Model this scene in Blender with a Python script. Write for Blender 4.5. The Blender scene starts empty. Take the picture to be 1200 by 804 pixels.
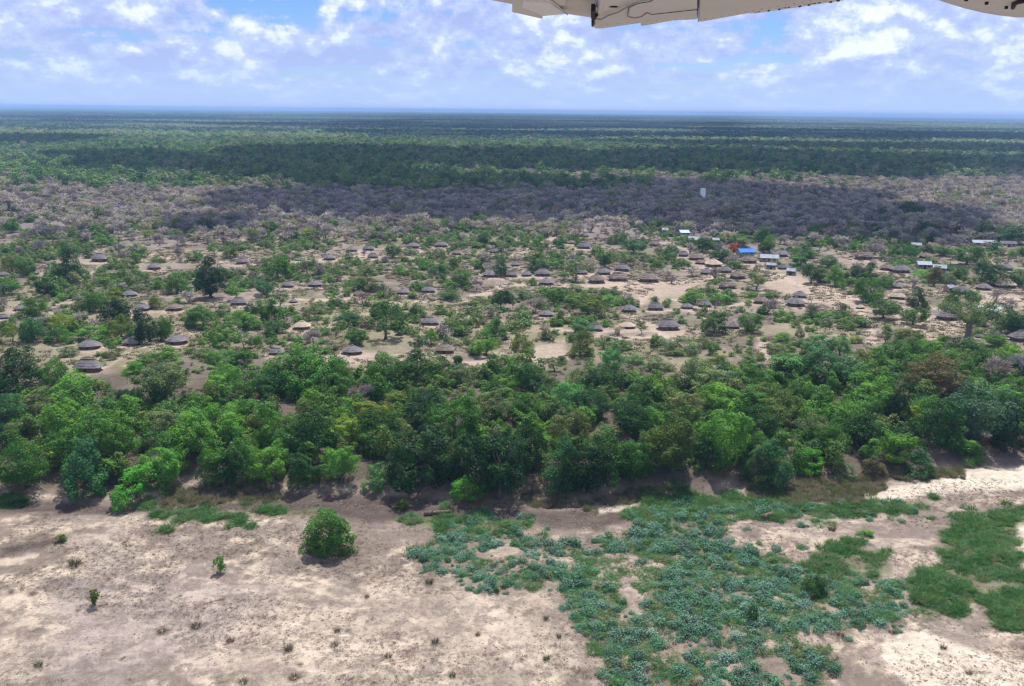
import bpy, math, random
import numpy as np
from mathutils import Matrix, Vector

# ------------------------------------------------------------------ camera, sky, sun, exposure
S = bpy.context.scene
COL = S.collection
CAM_H = 70.0
F = 1039.0                                  # focal length in photo pixels (1200 wide)
PITCH = math.atan((402 - 129.8) / F)
ROLL = math.atan(12.5 / 1200)
fwd = np.array([0, math.cos(PITCH), -math.sin(PITCH)])
r0 = np.array([1.0, 0, 0]); u0 = np.array([0, math.sin(PITCH), math.cos(PITCH)])
rgt = r0 * math.cos(ROLL) + u0 * math.sin(ROLL)
upv = u0 * math.cos(ROLL) - r0 * math.sin(ROLL)
cam_d = bpy.data.cameras.new('camera')
cam = bpy.data.objects.new('camera', cam_d); COL.objects.link(cam)
cam.matrix_world = Matrix(((rgt[0], upv[0], -fwd[0], 0), (rgt[1], upv[1], -fwd[1], 0), (rgt[2], upv[2], -fwd[2], CAM_H), (0, 0, 0, 1)))
cam_d.sensor_width = 36; cam_d.lens = 36 * F / 1200
cam_d.clip_start = 0.05; cam_d.clip_end = 120000
S.camera = cam

SUN_EL, SUN_AZ = math.radians(64), math.radians(13)      # azimuth from +Y towards +X
SUN_DIR = Vector((math.sin(SUN_AZ) * math.cos(SUN_EL), math.cos(SUN_AZ) * math.cos(SUN_EL), math.sin(SUN_EL)))
sl = bpy.data.lights.new('sun', 'SUN'); sl.energy = 5.0; sl.angle = math.radians(0.53); sl.color = (1.0, 0.955, 0.90)
so = bpy.data.objects.new('sun', sl); COL.objects.link(so)
so.rotation_euler = SUN_DIR.to_track_quat('Z', 'Y').to_euler(); so.location = (0, 0, 3000)

W = bpy.data.worlds.new('World'); S.world = W; W.use_nodes = True
nt = W.node_tree; nt.nodes.clear()
def N(tree, t, **kw):
    n = tree.nodes.new(t)
    for k, v in kw.items(): setattr(n, k, v)
    return n
def lk(tree, a, b): tree.links.new(a, b)
def mth(tree, op, a, b=None, c=None, clamp=False):
    n = N(tree, 'ShaderNodeMath', operation=op, use_clamp=clamp)
    for i, v in enumerate((a, b, c)):
        if v is None: continue
        if isinstance(v, (int, float)): n.inputs[i].default_value = v
        else: lk(tree, v, n.inputs[i])
    return n.outputs[0]
def vmth(tree, op, a, b):
    n = N(tree, 'ShaderNodeVectorMath', operation=op)
    for i, v in enumerate((a, b)):
        if isinstance(v, tuple): n.inputs[i].default_value = v
        else: lk(tree, v, n.inputs[i])
    return n.outputs[0]
def ramp(tree, fac, stops, interp='LINEAR'):
    n = N(tree, 'ShaderNodeValToRGB'); cr = n.color_ramp; cr.interpolation = interp
    while len(cr.elements) < len(stops): cr.elements.new(0.5)
    for e, (p, c) in zip(cr.elements, stops):
        e.position = p; e.color = (c, c, c, 1) if isinstance(c, (int, float)) else (*c, 1)
    lk(tree, fac, n.inputs[0]); return n.outputs[0]
def noise(tree, vec, scale, detail=4, rough=0.5, dist=0.0):
    n = N(tree, 'ShaderNodeTexNoise'); n.inputs['Scale'].default_value = scale; n.inputs['Detail'].default_value = detail
    n.inputs['Roughness'].default_value = rough; n.inputs['Distortion'].default_value = dist
    if vec is not None: lk(tree, vec, n.inputs['Vector'])
    return n.outputs[0]
def mixc(tree, fac, a, b, mode='MIX'):
    n = N(tree, 'ShaderNodeMix', data_type='RGBA', blend_type=mode)
    for i, v in ((0, fac), (6, a), (7, b)):
        if isinstance(v, (int, float)): n.inputs[i].default_value = v
        elif isinstance(v, tuple): n.inputs[i].default_value = (*v, 1)
        else: lk(tree, v, n.inputs[i])
    return n.outputs[2]

sky = N(nt, 'ShaderNodeTexSky', sky_type='NISHITA', sun_disc=False)
sky.sun_elevation = SUN_EL; sky.sun_rotation = SUN_AZ; sky.altitude = 70; sky.air_density = 1.0; sky.dust_density = 0.0; sky.ozone_density = 4.0
bg_sky = N(nt, 'ShaderNodeBackground'); bg_sky.inputs[1].default_value = 0.072
lk(nt, mixc(nt, 1.0, sky.outputs[0], (0.62, 0.78, 1.18), 'MULTIPLY'), bg_sky.inputs[0])     # the photograph's cool white balance
# broken cumulus deck: the same procedural layer all round the sky
tc = N(nt, 'ShaderNodeTexCoord').outputs['Generated']
sx = N(nt, 'ShaderNodeSeparateXYZ'); lk(nt, tc, sx.inputs[0])
zz = mth(nt, 'MAXIMUM', sx.outputs[2], 0.0)
den = mth(nt, 'ADD', zz, 0.075)
pxy = N(nt, 'ShaderNodeCombineXYZ')
lk(nt, mth(nt, 'DIVIDE', sx.outputs[0], den), pxy.inputs[0]); lk(nt, mth(nt, 'DIVIDE', sx.outputs[1], den), pxy.inputs[1])
lk(nt, mth(nt, 'MULTIPLY', zz, 4.0), pxy.inputs[2])
P = pxy.outputs[0]
lay = noise(nt, P, 0.8, 3, 0.5)                         # wide banks of the layer
dirv = N(nt, 'ShaderNodeCombineXYZ')
lk(nt, sx.outputs[0], dirv.inputs[0]); lk(nt, sx.outputs[1], dirv.inputs[1])
lk(nt, mth(nt, 'POWER', zz, 0.72), dirv.inputs[2])     # heaps flatten and crowd together towards the horizon
dv = dirv.outputs[0]
def heap(vec): return mth(nt, 'ADD', mth(nt, 'MULTIPLY', noise(nt, vec, 13.5, 9, 0.56, 0.12), 0.68), mth(nt, 'MULTIPLY', noise(nt, vec, 34.0, 6, 0.6), 0.32))
puff = heap(dv)
puff_up = heap(vmth(nt, 'ADD', dv, (0.0, 0.0, 0.016)))
dens = mth(nt, 'ADD', mth(nt, 'MULTIPLY', lay, 0.5), mth(nt, 'MULTIPLY', puff, 0.5))
cover = ramp(nt, dens, [(0.41, 0.0), (0.475, 0.9), (1.0, 1.0)], 'EASE')
lit = mth(nt, 'MULTIPLY_ADD', mth(nt, 'SUBTRACT', puff, puff_up), 2.6, mth(nt, 'MULTIPLY_ADD', puff, 3.3, mth(nt, 'MULTIPLY_ADD', lay, 0.9, -1.66)))
ccol = ramp(nt, lit, [(0.08, (0.46, 0.53, 0.92)), (0.34, (0.54, 0.63, 0.99)), (0.57, (0.64, 0.74, 1.02)), (0.73, (0.88, 0.97, 1.05)), (0.98, (1.12, 1.16, 1.12))])
# clouds lose contrast in the air near the horizon
low = ramp(nt, zz, [(0.0, 0.0), (0.012, 0.12), (0.05, 0.72), (0.12, 1.0)])
ccol = mixc(nt, low, (0.47, 0.64, 1.05), ccol)
bg_c = N(nt, 'ShaderNodeBackground'); lk(nt, ccol, bg_c.inputs[0]); bg_c.inputs[1].default_value = 0.68
mx = N(nt, 'ShaderNodeMixShader')
lk(nt, mth(nt, 'MAXIMUM', cover, mth(nt, 'SUBTRACT', 1.0, ramp(nt, zz, [(0.0, 0.0), (0.06, 1.0)]))), mx.inputs[0])
lk(nt, bg_sky.outputs[0], mx.inputs[1]); lk(nt, bg_c.outputs[0], mx.inputs[2])
wo = N(nt, 'ShaderNodeOutputWorld'); lk(nt, mx.outputs[0], wo.inputs[0])

S.view_settings.view_transform = 'Standard'; S.view_settings.look = 'None'
S.view_settings.exposure = 0.56; S.view_settings.gamma = 1.0; S.view_settings.use_curve_mapping = False
S.render.engine = 'CYCLES'
cy = S.cycles
cy.use_denoising = True
try: cy.denoiser = 'OPENIMAGEDENOISE'; cy.denoising_prefilter = 'ACCURATE'
except Exception: pass
cy.max_bounces = 3; cy.diffuse_bounces = 2; cy.glossy_bounces = 1; cy.transmission_bounces = 2; cy.volume_bounces = 0; cy.transparent_max_bounces = 8
cy.caustics_reflective = False; cy.caustics_refractive = False
cy.use_adaptive_sampling = True; cy.adaptive_threshold = 0.015
cy.filter_width = 1.3

# ------------------------------------------------------------------ helpers
rng = np.random.default_rng(11)
random.seed(5)
def _hash(ix, iy, s):
    h = (ix * 374761393 + iy * 668265263 + s * 1442695041) & 0x7fffffff
    h = ((h ^ (h >> 13)) * 1274126177) & 0x7fffffff
    return ((h ^ (h >> 16)) & 0xffff) / 65535.0
def vnoise(x, y, s=0):
    x = np.asarray(x, float); y = np.asarray(y, float)
    ix = np.floor(x).astype(np.int64); iy = np.floor(y).astype(np.int64)
    fx = x - ix; fy = y - iy; fx = fx * fx * (3 - 2 * fx); fy = fy * fy * (3 - 2 * fy)
    a = _hash(ix, iy, s); b = _hash(ix + 1, iy, s); c = _hash(ix, iy + 1, s); d = _hash(ix + 1, iy + 1, s)
    return (a * (1 - fx) + b * fx) * (1 - fy) + (c * (1 - fx) + d * fx) * fy
def fbm(x, y, s=0, o=4):
    v = 0; a = 0.5; t = 0
    for i in range(o):
        v = v + a * vnoise(x, y, s + i * 17); t += a; a *= 0.5; x = x * 2.03 + 5.1; y = y * 2.03 + 1.7
    return v / t                                   # 0..1
def sstep(a, b, x): t = np.clip((x - a) / (b - a), 0, 1); return t * t * (3 - 2 * t)

def project(x, y, z=0.0):
    d = np.stack([np.asarray(x, float), np.asarray(y, float), np.asarray(z, float) - CAM_H + 0 * np.asarray(x, float)], -1)
    w = np.maximum(d @ fwd, 1e-3)
    return 600 + F * (d @ rgt) / w, 402 - F * (d @ upv) / w
BANK = np.array([(0, 584), (60, 582), (135, 590), (200, 572), (330, 578), (440, 577), (540, 588), (640, 586), (760, 580), (880, 574), (980, 566), (1060, 562), (1130, 548), (1200, 536)], float)
def dir_px(u, v): d = fwd * F + rgt * (u - 600) - upv * (v - 402); return d / np.linalg.norm(d)
def flat_px(u, v, z=0.0):
    d = dir_px(u, v); t = (z - CAM_H) / d[2]; return d[0] * t, d[1] * t
_b = np.array([flat_px(u, v) for u, v in BANK])
def bank_y(x): return np.interp(x, _b[:, 0], _b[:, 1])
def hgt(x, y):
    x = np.asarray(x, float); y = np.asarray(y, float)
    by = bank_y(x)
    bed = (fbm(x / 22, y / 9, 3, 4) - 0.5) * 1.5 + (fbm(x / 5, y / 3, 8, 3) - 0.5) * 0.7 + (fbm(x / 1.9, y / 1.2, 9, 3) - 0.5) * 0.28
    up = 2.6 * sstep(by - 1.5, by + 9, y) + 1.4 * sstep(by + 10, by + 50, y)
    land = (fbm(x / 60, y / 60, 21, 3) - 0.5) * 1.6
    k = sstep(by - 2, by + 6, y)
    far = sstep(3500, 9000, y) * (1 - sstep(14000, 24000, y))
    rise = 14 * far * np.exp(-((x / np.maximum(y, 1) - 0.03) / 0.30) ** 2)
    near = sstep(60, 85, y)
    return (bed * (1 - k) * near + up + land * k * (1 - sstep(3000, 6000, y))) + rise
def ground_px(u, v):
    d = dir_px(u, v); z = 0.0
    for _ in range(6):
        t = (z - CAM_H) / d[2]; x, y = d[0] * t, d[1] * t; z = float(hgt(x, y))
    return x, y, z
def metres(u, v): x, y, z = ground_px(u, v); return math.sqrt(x * x + y * y + (CAM_H - z) ** 2) / F      # metres for one photo pixel

def poly_sd(u, v, poly):
    """signed distance in photo pixels (positive inside)"""
    p = np.asarray(poly, float); d = np.full(u.shape, 1e18); ins = np.zeros(u.shape, bool)
    for i in range(len(p)):
        a = p[i]; b = p[(i + 1) % len(p)]; e = b - a
        t = np.clip(((u - a[0]) * e[0] + (v - a[1]) * e[1]) / max(e @ e, 1e-9), 0, 1)
        d = np.minimum(d, (u - a[0] - t * e[0]) ** 2 + (v - a[1] - t * e[1]) ** 2)
        if e[1] != 0:
            c = ((a[1] > v) != (b[1] > v)) & (u < e[0] * (v - a[1]) / e[1] + a[0]); ins ^= c
    return np.sqrt(d) * np.where(ins, 1, -1)
def line_d(u, v, pts):
    p = np.asarray(pts, float); d = np.full(u.shape, 1e18)
    for a, b in zip(p[:-1], p[1:]):
        e = b - a; t = np.clip(((u - a[0]) * e[0] + (v - a[1]) * e[1]) / max(e @ e, 1e-9), 0, 1)
        d = np.minimum(d, (u - a[0] - t * e[0]) ** 2 + (v - a[1] - t * e[1]) ** 2)
    return np.sqrt(d)

def mesh_np(name, verts, faces, mat=None, smooth=False, attrs=None):
    """verts (n,3); faces (m,k) with one k"""
    verts = np.asarray(verts, np.float32); faces = np.asarray(faces, np.int32); k = faces.shape[1]
    me = bpy.data.meshes.new(name)
    me.vertices.add(len(verts)); me.vertices.foreach_set('co', verts.ravel())
    me.loops.add(faces.size); me.loops.foreach_set('vertex_index', faces.ravel())
    me.polygons.add(len(faces)); me.polygons.foreach_set('loop_start', np.arange(0, faces.size, k, dtype=np.int32))
    me.polygons.foreach_set('loop_total', np.full(len(faces), k, np.int32))
    if smooth: me.polygons.foreach_set('use_smooth', np.ones(len(faces), bool))
    for an, (ty, dom, data) in (attrs or {}).items():
        a = me.attributes.new(an, ty, dom); key = {'FLOAT': 'value', 'INT': 'value', 'FLOAT_COLOR': 'color', 'FLOAT_VECTOR': 'vector'}[ty]
        a.data.foreach_set(key, np.asarray(data, np.int32 if ty == 'INT' else np.float32).ravel())
    me.update(calc_edges=True)
    if mat: me.materials.append(mat)
    return me
def link(name, me, parent=None, loc=None):
    o = bpy.data.objects.new(name, me); COL.objects.link(o)
    if parent: o.parent = parent
    if loc is not None: o.location = loc
    return o
def empty(name, loc=(0, 0, 0), rz=0.0):
    o = bpy.data.objects.new(name, None); o.empty_display_size = 0.5; COL.objects.link(o); o.location = loc; o.rotation_euler.z = rz; return o
def tag(o, label=None, cat=None, group=None, kind=None):
    for k, v in (('label', label), ('category', cat), ('group', group), ('kind', kind)):
        if v: o[k] = v
    return o
class MB:
    """boxes, prisms, tubes, lathes gathered as one mesh"""
    def __init__(s): s.v = []; s.f = []
    def add(s, v, f): n = len(s.v); s.v += [tuple(p) for p in v]; s.f += [tuple(i + n for i in q) for q in f]; return s
    def box(s, x0, x1, y0, y1, z0, z1):
        return s.add([(x0, y0, z0), (x1, y0, z0), (x1, y1, z0), (x0, y1, z0), (x0, y0, z1), (x1, y0, z1), (x1, y1, z1), (x0, y1, z1)],
                     [(0, 3, 2, 1), (4, 5, 6, 7), (0, 1, 5, 4), (1, 2, 6, 5), (2, 3, 7, 6), (3, 0, 4, 7)])
    def prism(s, lo, hi):
        n = len(lo); return s.add(list(lo) + list(hi), [tuple(range(n))[::-1], tuple(range(n, 2 * n))] + [(i, (i + 1) % n, n + (i + 1) % n, n + i) for i in range(n)])
    def tube(s, pts, rad, seg=6, cap=True):
        rings = []
        for i, p in enumerate(pts):
            p = np.array(p, float); q = np.array(pts[min(i + 1, len(pts) - 1)], float) - np.array(pts[max(i - 1, 0)], float); q /= np.linalg.norm(q) + 1e-9
            a = np.cross(q, (0.3, 0.9, 0.2)); a /= np.linalg.norm(a); b = np.cross(q, a); rings.append([p + rad[i] * (math.cos(t) * a + math.sin(t) * b) for t in np.arange(seg) * 2 * math.pi / seg])
        v = [x for r in rings for x in r]; f = []
        for i in range(len(rings) - 1):
            for j in range(seg): f.append((i * seg + j, i * seg + (j + 1) % seg, (i + 1) * seg + (j + 1) % seg, (i + 1) * seg + j))
        if cap: f += [tuple(range(seg))[::-1], tuple((len(rings) - 1) * seg + j for j in range(seg))]
        return s.add(v, f)
    def mesh(s, name, mat, smooth=False):
        me = bpy.data.meshes.new(name); me.from_pydata(s.v, [], s.f); me.update()
        if smooth: me.polygons.foreach_set('use_smooth', [True] * len(me.polygons))
        if mat: me.materials.append(mat)
        return me
    def build(s, name, mat, parent=None, smooth=False): return link(name, s.mesh(name, mat, smooth), parent)

def material(name):
    m = bpy.data.materials.new(name); m.use_nodes = True; t = m.node_tree; t.nodes.clear()
    return m, t, N(t, 'ShaderNodeOutputMaterial')
def plain(name, stops, scale=3.0, rough=0.8, spec=0.3, detail=5, bump=0.0, metal=0.0, stretch=None):
    m, t, o = material(name)
    c = N(t, 'ShaderNodeTexCoord').outputs['Object']
    if stretch: c = vmth(t, 'MULTIPLY', c, stretch)
    n = noise(t, c, scale, detail, 0.6)
    p = N(t, 'ShaderNodeBsdfPrincipled'); lk(t, ramp(t, n, stops), p.inputs['Base Color'])
    p.inputs['Roughness'].default_value = rough; p.inputs['Specular IOR Level'].default_value = spec; p.inputs['Metallic'].default_value = metal
    if bump:
        b = N(t, 'ShaderNodeBump'); b.inputs['Strength'].default_value = 1.0; b.inputs['Distance'].default_value = bump; lk(t, n, b.inputs['Height']); lk(t, b.outputs[0], p.inputs['Normal'])
    lk(t, p.outputs[0], o.inputs[0]); return m
def leaf_mat(name, src='OBJECT', stops=None, trans=0.25, rough=0.55):
    """foliage: colour of the plant (object colour, or one of several per instance, or a mesh attribute) times leaf-to-leaf variation"""
    m, t, o = material(name)
    oi = N(t, 'ShaderNodeObjectInfo')
    if src == 'OBJECT': base = oi.outputs['Color']
    elif src == 'RANDOM': base = ramp(t, oi.outputs['Random'], stops)
    else:
        a = N(t, 'ShaderNodeAttribute'); a.attribute_name = 'col'; base = a.outputs['Color']
    ta = N(t, 'ShaderNodeAttribute'); ta.attribute_name = 'tint'
    v = ta.outputs['Fac']
    mul = ramp(t, v, [(0.0, (0.52, 0.62, 0.66)), (0.5, (0.95, 0.95, 0.92)), (1.0, (1.65, 1.42, 0.95))])
    c = mixc(t, 1.0, base, mul, 'MULTIPLY')
    p = N(t, 'ShaderNodeBsdfPrincipled'); lk(t, c, p.inputs['Base Color']); p.inputs['Roughness'].default_value = rough; p.inputs['Specular IOR Level'].default_value = 0.10
    if trans:
        tr = N(t, 'ShaderNodeBsdfTranslucent'); lk(t, mixc(t, 1.0, c, (1.25, 1.25, 0.7), 'MULTIPLY'), tr.inputs[0])
        mxs = N(t, 'ShaderNodeMixShader'); mxs.inputs[0].default_value = trans; lk(t, p.outputs[0], mxs.inputs[1]); lk(t, tr.outputs[0], mxs.inputs[2]); lk(t, mxs.outputs[0], o.inputs[0])
    else: lk(t, p.outputs[0], o.inputs[0])
    return m

# ------------------------------------------------------------------ traced layout (photo pixels of the point on the ground, then sizes in photo pixels)
HUTS = [  # x, y at the foot, roof width, type: g grey thatch, b brown thatch, p pale new thatch
(117,307,18,'g'),(181,316,15,'g'),(284,310,16,'g'),(4,324,11,'g'),(39,322,13,'g'),(59,321,12,'g'),(99,320,13,'g'),(152,348,16,'g'),(91,352,11,'g'),(24,364,13,'g'),(4,374,12,'g'),(71,368,12,'g'),
(167,364,18,'g'),(205,364,18,'b'),(280,358,19,'g'),(105,409,23,'g'),(154,405,19,'g'),(208,403,24,'g'),(104,436,29,'g'),(60,310,9,'g'),(122,366,12,'p'),
(412,295,14,'g'),(432,294,14,'g'),(484,291,15,'g'),(517,290,16,'g'),(386,305,15,'g'),(437,303,13,'g'),(535,299,13,'b'),(337,337,15,'g'),(369,336,17,'g'),(421,347,14,'b'),(472,345,15,'g'),(502,343,17,'g'),
(574,325,19,'g'),(599,325,15,'g'),(354,386,20,'p'),(504,381,21,'g'),(413,415,24,'g'),(324,416,18,'g'),(521,414,23,'b'),(349,306,8,'g'),(344,355,10,'g'),(579,297,12,'g'),
(666,278,11,'g'),(685,278,11,'g'),(669,286,10,'b'),(684,292,16,'g'),(617,324,13,'g'),(636,324,19,'g'),(640,334,19,'g'),(682,322,14,'g'),(707,322,18,'g'),(729,318,18,'g'),(699,332,21,'b'),(724,330,24,'b'),(760,331,25,'b'),(767,289,14,'b'),
(737,366,19,'g'),(768,364,19,'g'),(805,362,15,'g'),(826,360,15,'g'),(640,371,18,'g'),(697,388,19,'g'),(735,385,19,'p'),(783,387,26,'g'),(859,385,15,'g'),(801,301,13,'g'),(816,305,19,'b'),(821,310,13,'b'),(836,313,20,'p'),(802,316,9,'b'),
(828,322,16,'g'),(850,320,16,'g'),(864,327,20,'b'),(852,339,22,'b'),(892,356,18,'b'),(877,309,20,'b'),(915,301,17,'g'),(918,316,14,'g'),(965,332,15,'g'),(937,349,16,'g'),(932,359,22,'g'),(1012,305,21,'b'),(1039,317,15,'b'),(1055,320,21,'g'),
(1050,338,12,'g'),(1051,351,18,'p'),(1109,375,23,'g'),(1127,345,19,'g'),(1152,340,17,'g'),(1177,338,21,'p'),(1178,317,16,'g'),(1195,400,22,'g'),(1084,303,14,'b'),(1147,396,9,'g'),(604,312,11,'g'),(236,327,10,'g'),(455,317,10,'b'),(545,314,10,'g'),(980,318,12,'g'),(1008,362,10,'p'),(222,338,10,'g'),(268,297,10,'g')]
# rectangular houses with metal roofs: x, y, length px, roof colour key, yaw degrees, length-to-depth, label
HOUSES = [
(873,300,17,'blue',8,1.5,'house with a bright blue metal roof beside the long brown hut'),
(901,307,20,'white',-12,1.7,'house with a large white metal roof just right of the blue roof'),
(927,323,10,'white',-25,1.2,'small shed with white metal roof at the end of the grey thatched compound'),
(801,277,11,'paleblue',10,1.3,'small house with pale blue metal roof at the back edge of the village'),
(814,285,15,'white',-8,1.6,'pale metal-roofed house half hidden by dark trees behind the blue roof'),
(779,274,7,'white',0,1.0,'tiny white metal-roofed house standing by the bush track at the back'),
(838,286,8,'white',5,1.2,'small metal roof peeping between trees left of the red flowering tree'),
(1082,315,14,'grey',-10,1.4,'grey metal-roofed house left of the white-roofed house on the right'),
(1100,319,13,'white',-18,1.3,'house with small bright white roof among trees in the right-hand village'),
(1073,292,10,'white',-10,1.4,'small white metal-roofed house in front of the far scrub on the right'),
(1152,289,24,'grey',-2,3.2,'long low building with grey metal roof under the far dark trees'),
(1180,290,16,'dark',-2,2.2,'long dark-roofed building right of the long grey metal roof'),
(1155,370,26,'tin',-22,1.8,'house with weathered pale green metal roof behind the baobab tree'),
(1112,343,9,'white',20,1.2,'small patched metal-roofed shed left of a grey hut in the right-hand village'),
(903,316,11,'white',-10,1.6,'low lean-to with whitish roof below the large white roof')]
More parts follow.
